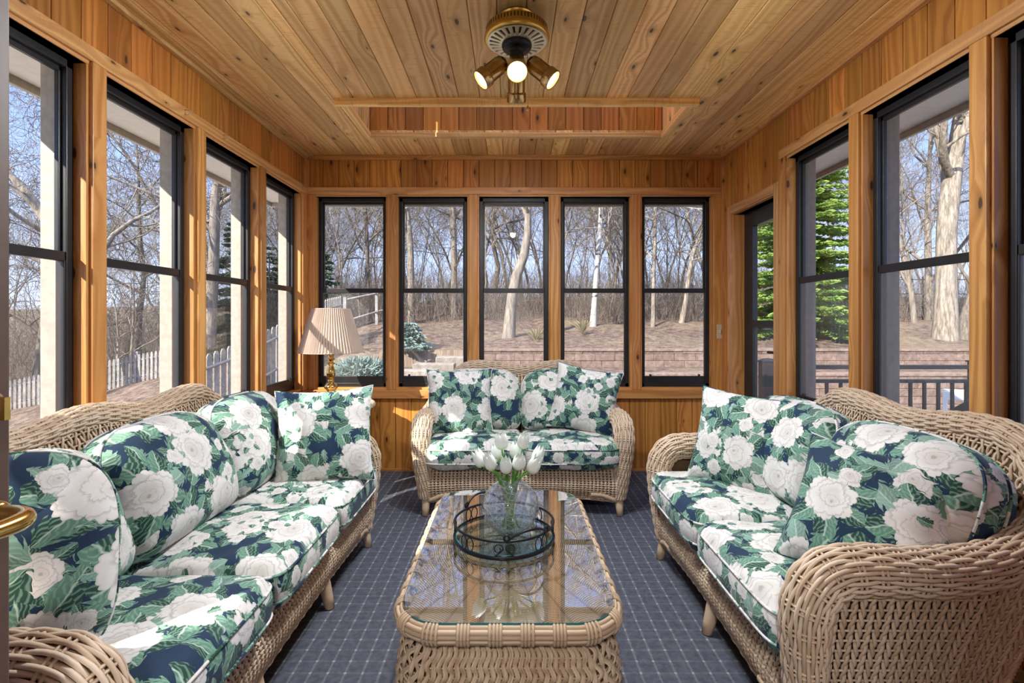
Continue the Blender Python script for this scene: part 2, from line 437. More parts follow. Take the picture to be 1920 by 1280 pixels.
# outdoors
def bark(name, a, b, birch=False):
    t = MT(name); x, y, z = t.obj()
    n = t.noise(t.vec(x * 16, y * 16, z * 2.6), 1, 5, .7)
    c = t.mix(n.ss(.3, .7), a, b)
    if birch:
        m = t.noise(t.vec(x * 3, y * 3, z * 9), 1, 3, .6).ss(.56, .66); c = t.mix(m * .9, c, (.03, .027, .025))
    t.col(c).set(.9, spec=.1).bump(n, .9, .03); return t.m
BARK = bark('grey_bark', (.15, .125, .105), (.33, .29, .245))
BARK_D = bark('dark_bark', (.10, .083, .07), (.25, .215, .18))
BARK_P = bark('pale_bark', (.13, .11, .09), (.40, .345, .28))
BIRCH = bark('birch_bark', (.38, .36, .33), (.52, .50, .47), True)
BRUSHM = bark('brush_twigs', (.15, .12, .095), (.36, .30, .245))
def mulch():
    t = MT('mulch_and_leaves'); x, y, z = t.pos()
    a = t.noise(t.vec(x * 5, y * 5, 0), 1, 5, .75); b = t.noise(t.vec(x * .35, y * .35, 0), 1, 3); d = t.noise(t.vec(x * 16, y * 22, 0), 1, 3, .7)
    c = t.mix(a.ss(.32, .68), (.06, .037, .029), (.27, .20, .165)); c = t.mix(d.ss(.55, .72) * .7, c, (.44, .36, .29))
    c = t.mix(b.ss(.45, .65) * .45, c, (.30, .24, .15))
    g = t.noise(t.vec(x * .6, y * .6, 3), 1, 2).ss(.68, .76); c = t.mix(g * .5, c, (.16, .20, .06))
    yard_bounce = (1 - y.ss(6.5, 8.5)) * x.ss(-9, -7)  # near yard made pale to bounce daylight up onto the ceiling
    pv = t.noise(t.vec(x * 3, y * 3, 5), 1, 3); c = t.mix(yard_bounce, c, t.mix(pv.ss(.3, .7), (.40, .37, .34), (.56, .53, .49)))
    t.col(c).set(.95, spec=.05).bump(a + d, .9, .06); return t.m
MULCH = mulch()
def stone(name, a, b):
    t = MT(name); u, v, r = t.attr(); oc = t.node('ShaderNodeTexCoord').outputs['Object']
    n = t.noise(oc, 9, 5, .7); c = t.mix(n.ss(.3, .7), a, b); c = t.mix(r * .4, c, tuple(x * .7 for x in a)); t.col(c).set(.95, spec=.1).bump(n, .8, .03); return t.m
STONE = stone('retaining_block', (.16, .11, .088), (.32, .235, .195))
CONCRETE = stone('pale_concrete', (.24, .205, .175), (.38, .335, .29))
FENCEW = stone('weathered_picket', (.26, .245, .23), (.44, .415, .39))
RAILM = plain('black_railing', (.02, .022, .026), .45, .3, .1)
DECK = plain('deck_boards', (.30, .26, .23), .7, 0, .2)
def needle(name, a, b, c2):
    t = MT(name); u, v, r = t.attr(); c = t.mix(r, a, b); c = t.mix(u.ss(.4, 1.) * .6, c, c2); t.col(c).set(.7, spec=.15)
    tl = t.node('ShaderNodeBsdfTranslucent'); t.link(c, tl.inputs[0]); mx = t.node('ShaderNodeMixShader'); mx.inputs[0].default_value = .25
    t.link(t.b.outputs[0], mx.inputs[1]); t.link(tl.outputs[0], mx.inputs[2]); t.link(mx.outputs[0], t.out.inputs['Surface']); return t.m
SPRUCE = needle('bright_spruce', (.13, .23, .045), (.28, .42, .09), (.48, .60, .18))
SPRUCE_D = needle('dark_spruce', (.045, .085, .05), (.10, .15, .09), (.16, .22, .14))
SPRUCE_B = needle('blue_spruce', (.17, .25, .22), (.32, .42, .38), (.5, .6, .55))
GRASSM = needle('straw_grass', (.28, .24, .13), (.42, .38, .24), (.5, .46, .3))
# ------------------------------------------------------------------ camera
ZC, FPX = 1.164, 930.0
cam = bpy.data.cameras.new('camera'); co = bpy.data.objects.new('camera', cam); COL.objects.link(co)
co.location = (0, 0, ZC); co.rotation_euler = (PI / 2, 0, 0)
cam.sensor_width = 36; cam.lens = FPX / 1920 * 36; cam.shift_x = 3 / 1920; cam.shift_y = -39 / 1920
cam.clip_start = .02; cam.clip_end = 500; SC.camera = co
def at(px, py, Y): return ((px - 957) * Y / FPX, Y, ZC - (py - 601) * Y / FPX)

# ------------------------------------------------------------------ room shell
XL, XR, YB, HC = -1.586, 1.643, 3.84, 2.44
tf_back = lambda V: np.stack([V[:, 0], YB + V[:, 1], V[:, 2]], 1)
tf_left = lambda V: np.stack([XL - V[:, 1], V[:, 0], V[:, 2]], 1)
tf_right = lambda V: np.stack([XR + V[:, 1], V[:, 0], V[:, 2]], 1)
trim_no = [0]
def trim(boxes, mat, tf, flip, bevel=.004):
    trim_no[0] += 1; m = MB()
    for b in boxes: m.box(*b[:6], ax=b[6], rnd=rng.random())
    return struct(m.build('trim_%d' % trim_no[0], mat, tf=tf, flip=flip, bevel=bevel))
def planks(m, s0, s1, z0, z1, pitch=.121, d=(0, .02), start=None):
    s = s0 if start is None else start
    while s < s1 - .004:
        a, b = max(s, s0), min(s + pitch, s1)
        if b - a > .006: m.box(a + .0012, b - .0012, d[0] + rng.random() * .0006, d[1], z0, z1, ax=2)
        s += pitch
win_no = [0]
WZ0, WZ1, RAIL = .647, 2.123, 1.397
def window(c, tf, flip, half=.269):
    win_no[0] += 1
    root = bpy.data.objects.new('window_%d' % win_no[0], None); COL.objects.link(root); struct(root)
    s0, s1 = c - half, c + half
    m = MB(); f = .03
    m.box(s0, s0 + f, .04, .082, WZ0, WZ1); m.box(s1 - f, s1, .04, .082, WZ0, WZ1)
    m.box(s0, s1, .04, .082, WZ1 - .03, WZ1, ax=0); m.box(s0, s1, .04, .082, WZ0, WZ0 + .03, ax=0)
    m.build('window_frame', BLACK, root, tf=tf, flip=flip, bevel=.003)
    def sash(name, za, zb, d, bot, top, mat, w=.028):
        q = MB(); a, b = s0 + f - .004, s1 - f + .004
        if name == 'lower_sash': a, b = s0 + f - .012, s1 - f + .012
        q.box(a, a + w, d, d + .018, za, zb); q.box(b - w, b, d, d + .018, za, zb)
        q.box(a, b, d, d + .018, za, za + bot, ax=0); q.box(a, b, d, d + .018, zb - top, zb, ax=0)
        o = q.build(name, BLACK, root, tf=tf, flip=flip, bevel=.003)
        g = MB(); g.add([[a + w - .004, d + .009, za + bot - .004], [b - w + .004, d + .009, za + bot - .004], [b - w + .004, d + .009, zb - top + .004], [a + w - .004, d + .009, zb - top + .004]], [[0, 1, 2, 3]], smooth=False)
        g.build('pane', mat, o, tf=tf, flip=flip); return o
    sash('upper_sash', RAIL - .012, WZ1 - .018, .060, .03, .03, PANE, .014)
    sash('lower_sash', WZ0 + .012, RAIL + .02, .043, .072, .036, PANE_LOW, .018)
    for ds in (-.19, .19):
        q = MB(); q.box(c + ds - .02, c + ds + .02, .032, .048, WZ0 + .072, WZ0 + .08, ax=0); q.box(c + ds - .007, c + ds + .007, .036, .05, WZ0 + .08, WZ0 + .098)
        q.build('sash_latch', BLACK, root, tf=tf, flip=flip)
    return root
HB = 2.192      # top of the header board
def wall(side, tf, flip, s0, s1, centers, shaded):
    m = MB(); t = .13
    cs = sorted(centers); half = .269
    lo, hi = cs[0] - half - .01, cs[-1] + half + .01
    if side == 'right': hi_plank = 2.985
    # solid core round the openings
    m.box(s0, s1, .018, t, WZ1 + .005, 2.62, ax=0)
    if side == 'right':
        m.box(s0, 3.05, .018, t, -.3, WZ0 - .005, ax=0); m.box(hi, 3.05, .018, t, WZ0 - .005, WZ1 + .005)
        m.box(3.05, 3.66, .018, t, 1.945, WZ1 + .005, ax=0); m.box(3.66, s1 + .13, .018, t, -.3, WZ1 + .005)
    else:
        m.box(s0, s1, .018, t, -.3, WZ0 - .005, ax=0); m.box(hi, s1, .018, t, WZ0 - .005, WZ1 + .005)
    if lo > s0: m.box(s0, lo, .018, t, WZ0 - .005, WZ1 + .005)
    for a, b in zip(cs[:-1], cs[1:]): m.box(a + half + .006, b - half - .006, .0, t, WZ0 - .005, WZ1 + .005)
    # tongue and groove boards
    if side == 'right':
        planks(m, s0, 3.0, HB - .05, HC); planks(m, 3.0, s1, 1.96, HC); planks(m, 3.70, s1, 0, 2.0, start=3.70); planks(m, s0, 3.0, 0, .60); planks(m, 2.98, 3.03, 0, 2.2)
    else:
        planks(m, s0, s1, HB - .03, HC, start=s0 + (.012 if side == 'back' else 0)); planks(m, s0, s1, 0, .60, start=s0 + (-.03 if side == 'back' else 0))
        if lo - s0 > .15: planks(m, s0, lo, .55, HB)
    o = struct(m.build('wall_' + side, W_WALL, tf=tf, flip=flip, bevel=.005))
    # header, sill and posts
    hs1 = s1 if side != 'right' else 3.0
    trim([(s0 if side != 'back' else s0 + .02, hs1 - (.02 if side == 'back' else 0), -.022, .012, HB - .056, HB, 0)], W_TRIM2, tf, flip)
    trim([(lo, hi, -.008, .045, HB - .07, HB - .055, 0)], W_TRIM2, tf, flip, .002)
    trim([(s0, hs1, -.035, .045, .565, .632, 0)], W_TRIM, tf, flip)
    trim([(lo, hi, -.008, .045, .632, .648, 0)], W_TRIM, tf, flip, .002)
    for a, b in zip(cs[:-1], cs[1:]):
        mid = (a + b) / 2
        trim([(mid - .033, mid + .033, -.022, .015, .632, HB - .056, 2)], W_TRIM, tf, flip)
    for c in cs:      # jamb liners round each window
        trim([(c - half - .014, c - half, -.006, .045, .648, HB - .07, 2), (c + half, c + half + .014, -.006, .045, .648, HB - .07, 2), (c - half, c + half, -.004, .045, WZ1, HB - .07, 0)], W_TRIM, tf, flip, .003)
        window(c, tf, flip)
    for e, sg in ((lo, -1), (hi, 1)):
        a, b = sorted((e + sg * .0, e + sg * .068))
        if a > s0 - .01 and b < s1 + .01: trim([(a, b, -.022, .015, .632, HB - .056, 2)], W_TRIM, tf, flip)
    # casing boards outside between the windows
    fm = TAUPE if side == 'right' else CREAM
    for a, b in zip(cs[:-1], cs[1:]):
        mid = (a + b) / 2; trim([(mid - .046, mid + .046, .10, .165, .40, 2.2, 2)], fm, tf, flip)
    for e in ((cs[0] - half - .05), (cs[-1] + half + .05)): trim([(e - .046, e + .046, .10, .165, .40, 2.2, 2)], fm, tf, flip)
    return o
BC = [-1.232, -.602, .027, .657, 1.286]
LC = [.318, .948, 1.578, 2.205, 2.835, 3.465]  # first two are out of view, added for the daylight they let in
RC = [.15, .78, 1.41, 2.035, 2.66]  # here too the first two are unseen, added for extra daylight
wall('back', tf_back, False, XL, XR, BC, True)
wall('left', tf_left, False, -.1, YB + .13, LC, False)
wall('right', tf_right, True, -.1, YB, RC, False)
# front wall with the doorway the photograph was taken from, and an added, unseen hall behind it that carries a fill light
m = MB(); GX0, GX1, GH = -.77, .34, 2.08
for bx in ((XL - .13, GX0, -.3, 2.6), (GX1, XR + .13, -.3, 2.6), (GX0, GX1, GH, 2.6)): m.box(bx[0], bx[1], -.22, -.10, bx[2], bx[3])
planks(m, XL, GX0, 0, HC, d=(-.10, -.08)); planks(m, GX1, XR, 0, HC, d=(-.10, -.08)); planks(m, GX0, GX1, GH, HC, d=(-.10, -.08)); struct(m.build('wall_front', W_WALL))
HALLP = plain('hall_plaster', (.72, .70, .66), .8, 0, .02)
for nm, bx in (('wall_hall_left', (-1.65, -1.55, -2.9, -.22, 0, 2.44)), ('wall_hall_right', (1.45, 1.55, -2.9, -.22, 0, 2.44)), ('wall_hall_back', (-1.65, 1.55, -3.0, -2.9, 0, 2.44)), ('ceiling_hall', (-1.65, 1.55, -3.0, -.22, 2.44, 2.54)), ('floor_hall', (-1.65, 1.55, -3.0, -.22, -.12, 0))):
    m = MB(); m.box(*bx); struct(m.build(nm, HALLP if 'floor' not in nm else DECK))
hl = thing('hall_fill_light', 'added round fill light, out of view on the hall ceiling behind the open doorway', 'fill light', (-.2, -1.25, 2.44))  # unseen fixture, added to brighten the table front and near arms
m = MB(); m.lathe([(.20, 0), (.205, -.02), (.19, -.03)], 40); m.build('rim', BRASS2, hl)
m = MB(); m.lathe([(.19, -.025), (.16, -.045), (.09, -.06), (0, -.065)], 40); m.build('diffuser', emit('hall_fill_glow', (1, .97, .92), 4.0), hl)
li = bpy.data.lights.new('hall_fill_lamp', 'AREA'); li.shape = 'DISK'; li.size = .38; li.energy = HALL; li.color = (.97, .98, 1.0)  # fill lamp added behind the camera
lo = bpy.data.objects.new('hall_fill_lamp', li); COL.objects.link(lo); lo.parent = hl; lo.location = (0, 0, -.075)
# corner boards
trim([(XL, XL + .03, YB - .02, YB + .01, .0, HC, 2), (XL - .01, XL + .02, YB - .035, YB, .0, HC, 2)], W_TRIM, None, False)
trim([(XR - .02, XR + .01, YB - .045, YB, .0, HC, 2)], W_TRIM, None, False)
# ceiling with the raised well
HX0, HX1, HY0, HY1 = -.955, 1.03, 2.87, 3.37
m = MB(); x = XL - .035; pitch = .1205
while x < XR:
    a, b = max(x, XL), min(x + pitch, XR)
    segs = []
    for c, d in ([(a, b)] if b <= HX0 or a >= HX1 else ([(a, HX0)] if a < HX0 - .003 else []) + ([(HX1, b)] if b > HX1 + .003 else [])): segs.append((c, d, -.1, YB))
    a2, b2 = max(a, HX0), min(b, HX1)
    if b2 - a2 > .004: segs += [(a2, b2, -.1, HY0), (a2, b2, HY1, YB)]
    for c, d, e, f in segs: m.box(c + .001, d - .001, e, f, HC + rng.random() * .0008, HC + .02, ax=1)
    x += pitch
for b in ((XL - .13, HX0 - .03, -.2, YB + .13), (HX1 + .03, XR + .13, -.2, YB + .13), (HX0 - .03, HX1 + .03, -.2, HY0 - .03), (HX0 - .03, HX1 + .03, HY1 + .03, YB + .13)):
    m.box(*b, HC + .018, HC + .12)
struct(m.build('ceiling', W_CEIL, bevel=.0055))
WT = HC + .52
m = MB()
planks(m, HX0, HX1, HC, WT, d=(0, .02)); o = m.build('wall_well_back', W_WALL, tf=lambda V: np.stack([V[:, 0], HY1 + V[:, 1], V[:, 2]], 1), bevel=.004); struct(o)
m = MB(); planks(m, HX0, HX1, HC, WT, d=(-.02, 0)); struct(m.build('wall_well_front', W_CEIL, tf=lambda V: np.stack([V[:, 0], HY0 + V[:, 1], V[:, 2]], 1), bevel=.004))
m = MB(); planks(m, HY0, HY1, HC, WT, d=(-.02, 0)); struct(m.build('wall_well_left', W_CEIL, tf=lambda V: np.stack([HX0 + V[:, 1], V[:, 0], V[:, 2]], 1), bevel=.004))
m = MB(); planks(m, HY0, HY1, HC, WT, d=(0, .02)); struct(m.build('wall_well_right', W_CEIL, tf=lambda V: np.stack([HX1 + V[:, 1], V[:, 0], V[:, 2]], 1), bevel=.004))
trim([(HX0 - .055, HX1 + .055, HY0 - .03, HY0 + .005, HC - .04, HC + .003, 0)], W_CEIL, None, False)
trim([(HX0 - .0, HX1 + .0, HY1 - .005, HY1 + .03, HC - .03, HC + .003, 0)], W_CEIL, None, False)
trim([(HX0 - .03, HX0 + .008, HY0, HY1, HC - .035, HC + .003, 1)], W_CEIL, None, False)
trim([(HX1 - .008, HX1 + .03, HY0, HY1, HC - .035, HC + .003, 1)], W_CEIL, None, False)
# skylight that closes the well
root = bpy.data.objects.new('window_17', None); COL.objects.link(root); struct(root)
m = MB()
for b in ((HX0, HX0 + .05, HY0, HY1, 1), (HX1 - .05, HX1, HY0, HY1, 1), (HX0, HX1, HY0, HY0 + .05, 0), (HX0, HX1, HY1 - .05, HY1, 0)): m.box(*b[:4], WT - .03, WT + .05, ax=b[4])
m.build('window_frame', W_TRIM, root, bevel=.003)
m = MB(); m.add([[HX0, HY0, WT + .01], [HX1, HY0, WT + .01], [HX1, HY1, WT + .01], [HX0, HY1, WT + .01]], [[0, 1, 2, 3]], smooth=False); m.build('pane', PANE, root)
# crown strips
trim([(XL, XR, YB - .028, YB, HC - .036, HC, 0)], W_TRIM, None, False)
trim([(XL, XL + .03, -.1, YB, HC - .03, HC, 1), (XL + .03, XL + .075, -.1, YB, HC - .012, HC, 1)], W_CEIL, None, False)
trim([(XR - .03, XR, -.1, YB, HC - .03, HC, 1)], W_TRIM2, None, False)
# floor
m = MB(); m.box(XL - .13, XR + .13, -.22, YB + .13, -.12, 0); struct(m.build('floor', CARPET))
for nm, b in (('back', (XL, XR, YB - .012, YB, 0, .022, 0)), ('left', (XL, XL + .012, -.1, YB, 0, .022, 1)), ('right', (XR - .012, XR, -.1, 3.05, 0, .022, 1))):
    m = MB(); m.box(*b[:6], ax=b[6]); struct(m.build('baseboard_' + nm, W_TRIM, bevel=.003))
# eaves: soffits, fascias and roof deck
SX0, SX1, SY = -2.07, 2.13, YB + .45
for a, b in ((SX0, XL - .12), (XR + .12, SX1)): trim([(a, b, -.3, SY, 2.185, 2.20, 1)], SOFFIT, None, False)
trim([(XL - .12, XR + .12, YB + .12, SY, 2.185, 2.20, 0)], SOFFIT, None, False)
for a, b in ((SX0 - .025, SX0), (SX1, SX1 + .025)):
    trim([(a, b, -.3, SY + .02, 2.15, 2.34, 1)], CREAM, None, False); 
trim([(SX0, SX1, SY, SY + .025, 2.15, 2.34, 0)], CREAM, None, False)
m = MB()
for b in ((SX0 - .03, HX0 - .03, -.3, SY + .03), (HX1 + .03, SX1 + .03, -.3, SY + .03), (HX0 - .03, HX1 + .03, -.3, HY0 - .03), (HX0 - .03, HX1 + .03, HY1 + .03, SY + .03)): m.box(*b, 2.56, 2.66)
for a, b in ((SX0 - .03, SX0 + .0), (SX1, SX1 + .03)): m.box(a, b, -.3, SY + .03, 2.32, 2.6)
m.box(SX0, SX1, SY, SY + .03, 2.32, 2.6)
struct(m.build('roof', TAUPE))

# door in the right wall
root = bpy.data.objects.new('door_1', None); COL.objects.link(root); struct(root)
D0, D1, DH = 3.06, 3.645, 1.945
def dbox(boxes, name, mat, parent, bev=.003):
    m = MB()
    for b in boxes: m.box(*b[:6], ax=b[6])
    return m.build(name, mat, parent, tf=tf_right, flip=True, bevel=bev)
dbox([(D0 - .062, D0, -.022, .012, 0, DH + .065, 2), (D1 + .005, D1 + .062, -.022, .012, 0, DH + .065, 2), (D0, D1 + .005, -.022, .012, DH + .005, DH + .065, 0)], 'door_casing', W_TRIM2, root)
dbox([(D0 - .02, D0, -.01, .13, 0, DH, 2), (D1, D1 + .02, -.01, .13, 0, DH, 2), (D0 - .02, D1 + .02, -.01, .13, DH, DH + .02, 0), ], 'door_jamb', W_TRIM, root)
pan = dbox([(D0, D0 + .1, .075, .115, .02, DH, 2), (D1 - .12, D1, .075, .115, .02, DH, 2), (D0 + .1, D1 - .12, .075, .115, DH - .11, DH, 0), (D0 + .1, D1 - .12, .075, .115, .02, .28, 0), (D0 + .1, D1 - .12, .07, .11, 1.12, 1.165, 0)], 'door_panel', BLACK, root)
for za, zb, mt in ((.28, 1.12, PANE_LOW), (1.165, DH - .11, PANE)):
    m = MB(); m.add([[D0 + .1, .095, za], [D1 - .12, .095, za], [D1 - .12, .095, zb], [D0 + .1, .095, zb]], [[0, 1, 2, 3]], smooth=False); m.build('pane', mt, pan, tf=tf_right, flip=True)
m = MB(); m.tube([(D0 + .05, .074, .96), (D0 + .05, .03, .96), (D0 + .15, .025, .96)], .009); m.build('door_handle', BLACK, pan, tf=tf_right, flip=True)

# entry door standing open at the left, seen edge on, with brass lever and deadbolt
dr = thing('entry_door', 'brown painted entry door standing open at the left edge, with brass lever', 'door', (-.72, 0, 0))
m = MB(); m.box(-.045, 0, -.02, .714, .01, 2.05); m.build('door_slab', DOORBROWN, dr, bevel=.003)
lv = MB(); hz, hy = .908, .655
lv.lathe([(0, .050), (.013, .050), (.017, .044), (.019, .026), (.028, .014), (.031, .006), (.032, 0)], 28, (0, hy, hz), axis=[[0, 1, 0], [0, 0, 1], [1, 0, 0]])
path = spline([(0.02, hy, hz), (.060, hy, hz), (.080, hy - .004, hz - .001), (.090, hy - .018, hz - .002), (.093, hy - .055, hz), (.094, hy - .105, hz + .006), (.098, hy - .125, hz + .012)], 30)
lv.tubes(path[None], np.tile([0, 0, 1.], (1, 30, 1)), np.interp(np.arange(30), [0, 12, 29], [.0125, .012, .009])[None], np.interp(np.arange(30), [0, 12, 29], [.0125, .013, .013])[None], sides=14, cap=True)
tag_l = lv.build('door_lever', BRASS, dr); 
kb = MB(); kb.lathe([(0, .040), (.014, .039), (.024, .030), (.031, .010), (.032, 0)], 28, (0, .655, 1.048), axis=[[0, 1, 0], [0, 0, 1], [1, 0, 0]]); kb.box(.036, .056, .651, .659, 1.033, 1.063)
kb.build('deadbolt', BRASS, dr)
# switch plate, cup hooks
sp = thing('wall_switch', 'ivory switch plate on the narrow back wall strip beside the door', 'light switch', (1.612, YB, 1.08))
m = MB(); m.box(-.024, .024, -.028, -.021, -.056, .056); m.build('cover_plate', IVORY, sp, bevel=.003)
m = MB(); m.box(-.006, .006, -.036, -.027, -.014, .014); m.box(-.003, .003, -.042, -.034, 0, .01); m.build('toggle', IVORY, sp, bevel=.002)
for k, (Y, wh) in enumerate(((2.38, 'nearest the viewer, above the second window'), (2.70, 'above the third window'), (3.72, 'close to the back corner'))):
    m = MB(); z = 2.175
    m.tube([(XL + .024, Y, z)] + [(XL + .036 + .012 * math.sin(a), Y, z + .0 - .012 + .012 * math.cos(a)) for a in np.linspace(0, 4.2, 10)], .0018, 6)
    tag(m.build('cup_hook', STEEL), 'small metal cup hook in the left header board, ' + wh, 'hook', 'cup hooks along the left header')
# ------------------------------------------------------------------ woven wicker furniture
def normal_of(S, U, V, e=1e-3):
    du = S(U + e, V) - S(U - e, V); dv = S(U, V + e) - S(U, V - e)
    n = np.cross(du, dv); return n / (np.linalg.norm(n, axis=-1, keepdims=True) + 1e-12)
def roll(m, ctrl, spacing=.05, pitch=.0105, amp=.0042, rs=.0046, mi=0, core=1, sub=4, sides=5):
    """woven rim: reeds running along a 3-D path, over and under ring stakes. ctrl rows x,y,z,radius"""
    p = spline(ctrl, step=spacing / sub); n = len(p); P = p[:, :3]; R = p[:, 3]
    N = frame(P); T = np.gradient(P, axis=0); T /= np.linalg.norm(T, axis=1, keepdims=True); B = np.cross(T, N)
    k = int(2 * PI * R.max() / pitch) // 2 * 2
    ph = np.arange(k) * 2 * PI / k
    D = N[None] * np.cos(ph)[:, None, None] + B[None] * np.sin(ph)[:, None, None]
    idx = np.arange(n) / sub
    off = R[None] + amp * np.cos(PI * (idx[None] + np.arange(k)[:, None]))
    m.tubes(P[None] + D * off[..., None], D, rs, rs * 1.15, sides=sides, mi=mi)
    st = np.arange(0, n, sub); a = np.linspace(0, 2 * PI, 25)
    ring = P[st][:, None] + (N[st][:, None] * np.cos(a)[None, :, None] + B[st][:, None] * np.sin(a)[None, :, None]) * R[st][:, None, None]
    for dz in (-.006, .006): m.tubes(ring + T[st][:, None] * dz, ring - P[st][:, None], .004, sides=4, mi=mi)
    m.tubes(P[None], N[None], R[None] - amp * 1.6, sides=18, mi=core)
    return P
def panel(m, S, nc, nr, rw=.0055, rt=.003, amp=.004, lat=.22, mi=0, core=1, sub=3, flip=1, dbl=True):
    """open weave: nc pairs of upright canes crossing between nr straight rows; S(u,v)->(...,3)"""
    v = np.linspace(0, 1, nr * sub + 1)[None, :]; ci = (np.arange(nc) + .5)[:, None]
    ph = PI * v * nr
    for sgn in ((1, -1) if dbl else (1,)):
        U = (ci + sgn * lat * np.sin(ph + PI / 2)) / nc + 0 * v; Vv = v + 0 * U
        Nn = normal_of(S, U, Vv) * flip
        P = S(U, Vv) + Nn * (amp * sgn * np.cos(ph + PI * (ci % 2)) )[..., None]
        m.tubes(P, Nn, rt, rw, sides=6, mi=mi)
    u = np.linspace(0, 1, max(8, nc))[None, :]; rv = ((np.arange(nr) + .5) / nr)[:, None]
    U = u + 0 * rv; Vv = rv + 0 * U; Nn = normal_of(S, U, Vv) * flip
    m.tubes(S(U, Vv), Nn, .0032, sides=5, mi=mi)
    U, Vv = np.meshgrid(np.linspace(0, 1, 24), np.linspace(0, 1, 10), indexing='ij')
    m.grid(S(U, Vv) - normal_of(S, U, Vv) * flip * (amp + rt + .012), mi=core)
def lerp(a, b, t): return a + (b - a) * t

def sofa(name, label, cat, W, nseat, loc, rz, group=None):
    """camel-back wicker settee: local x across, y to the back, z up; outer half width W"""
    root = thing(name, label, cat, loc, rz, group)
    seat = (2 * W - .13) / nseat
    YBk, ZB = .77, .815
    crest = []                                     # crest control points, right half to left half
    xs = np.linspace(W - .14, -(W - .14), 8 * nseat + 1)
    for x in xs[1:-1]:
        h = .5 - .5 * math.cos(2 * PI * (x + seat * nseat / 2) / seat)
        ed = min(1, (W - abs(x)) / .30)
        crest.append((x, YBk + .02 * ed, ZB - .012 + .030 * (h - .35) - (1 - ed) ** 2 * .30, .042))
    half = [(W - .075, .055, .105, .036), (W - .062, .045, .22, .043), (W - .05, .035, .36, .05), (W - .045, .04, .46, .055), (W - .045, .085, .527, .057), (W - .042, .17, .545, .056), (W - .040, .34, .540, .054), (W - .045, .50, .560, .05), (W - .065, .63, .615, .045), (W - .105, .72, .685, .042)]
    other = [(-a, b, c, d) for a, b, c, d in half[::-1]]
    m = MB(); P = roll(m, half + crest + other); m.build('woven_rim', WICKER, root, mat_extra=[WICKER_CORE])
    # back panel under the crest
    cp = P[np.abs(P[:, 1] - .77) < .06]; o = np.argsort(cp[:, 0]); cx, cz = cp[o, 0], cp[o, 2]
    def SB(u, v):
        x = lerp(-(W - .10), W - .10, u); zt = np.interp(x, cx, cz) - .02
        z = lerp(zt, .27, v); y = lerp(.755, .60, v ** .9 if np.isscalar(v) else np.abs(v) ** .9)
        return np.stack([x, y, z], -1)
    m = MB(); panel(m, SB, int((2 * W - .2) / .024), 17, rw=.0045, rt=.003, flip=-1, amp=.004)
    m.build('back_panel', WICKER, root, mat_extra=[WICKER_CORE])
    for sg in (1, -1):
        def SA(u, v):
            yb = lerp(.64, .50, v); y = lerp(.06, yb, u); z = lerp(.50 + .07 * np.clip((u - .7) / .3, 0, 1), .09, v)
            x = sg * (W - .012 - .055 * np.abs(v) ** 1.4 - .01 * np.sin(PI * v) + 0 * u)
            return np.stack([x, y, z], -1)
        m = MB(); panel(m, SA, 26, 15, rw=.0056, rt=.0026, amp=.0036, lat=.17, flip=-sg if True else sg)
        m.build('arm_panel', WICKER, root, mat_extra=[WICKER_CORE])
        m = MB()
        pole = spline([(sg * (W - .035), .67, .60), (sg * (W - .05), .60, .42), (sg * (W - .07), .53, .22), (sg * (W - .075), .50, .0)], step=.0035)
        pole_r = .021 + .0012 * np.sin(np.arange(len(pole)) * PI / 1.5)
        m.tube(pole, pole_r, 10); m.build('leg', WICKER_PALE, root)
    # apron
    hw = W - .085
    def SF(u, v):
        x = lerp(-hw, hw, u); arch = .035 * (1 - (2 * u - 1) ** 2)
        z = lerp(.275, .085 + arch, v); y = .075 - .06 * np.sin(PI * np.clip(v * .75 + .1, 0, 1)) 
        return np.stack([x, y + 0 * x, z], -1)
    m = MB(); panel(m, SF, int(2 * hw / .022), 13, rw=.0058, rt=.003, amp=.0045, lat=.12, flip=-1)
    top = [(lerp(-hw, hw, t), .068, .278, .013) for t in np.linspace(0, 1, 10)]
    roll(m, top, .03, .009, .002, .0042)
    bot = [tuple(SF(np.float64(t), np.float64(1.))) + (.011,) for t in np.linspace(0, 1, 14)]; roll(m, bot, .03, .009, .002, .004)
    m.build('apron', WICKER, root, mat_extra=[WICKER_CORE])
    m = MB(); m.box(-hw, hw, .06, .62, .235, .262, ax=0); m.build('seat_deck', WICKER_CORE, root)
    legs = [sg * (W - .075) for sg in (1, -1)] + [-(W - .075) + (2 * W - .15) * i / nseat for i in range(1, nseat)]
    for x in legs:
        m = MB(); m.lathe([(0, .16), (.027, .16), (.026, .10), (.023, .05), (.019, .004), (0, .0)], 16)
        m.V[-1][:, 1] += (m.V[-1][:, 2] - .1) * .25; m.V[-1] += np.array([x, .055, 0]); m.build('leg', WICKER_PALE, root)
    for sg in (1, -1):
        m = MB(); q = spline([(sg * (W - .075), .05, .085), (sg * (W - .12), .035, .10), (sg * (W - .18), .03, .125), (sg * (W - .25), .03, .13)], step=.003); m.tube(q, .016 + .001 * np.sin(np.arange(len(q)) * 2.1), 10)
        m.build('corner_brace', WICKER_PALE, root)
    return root

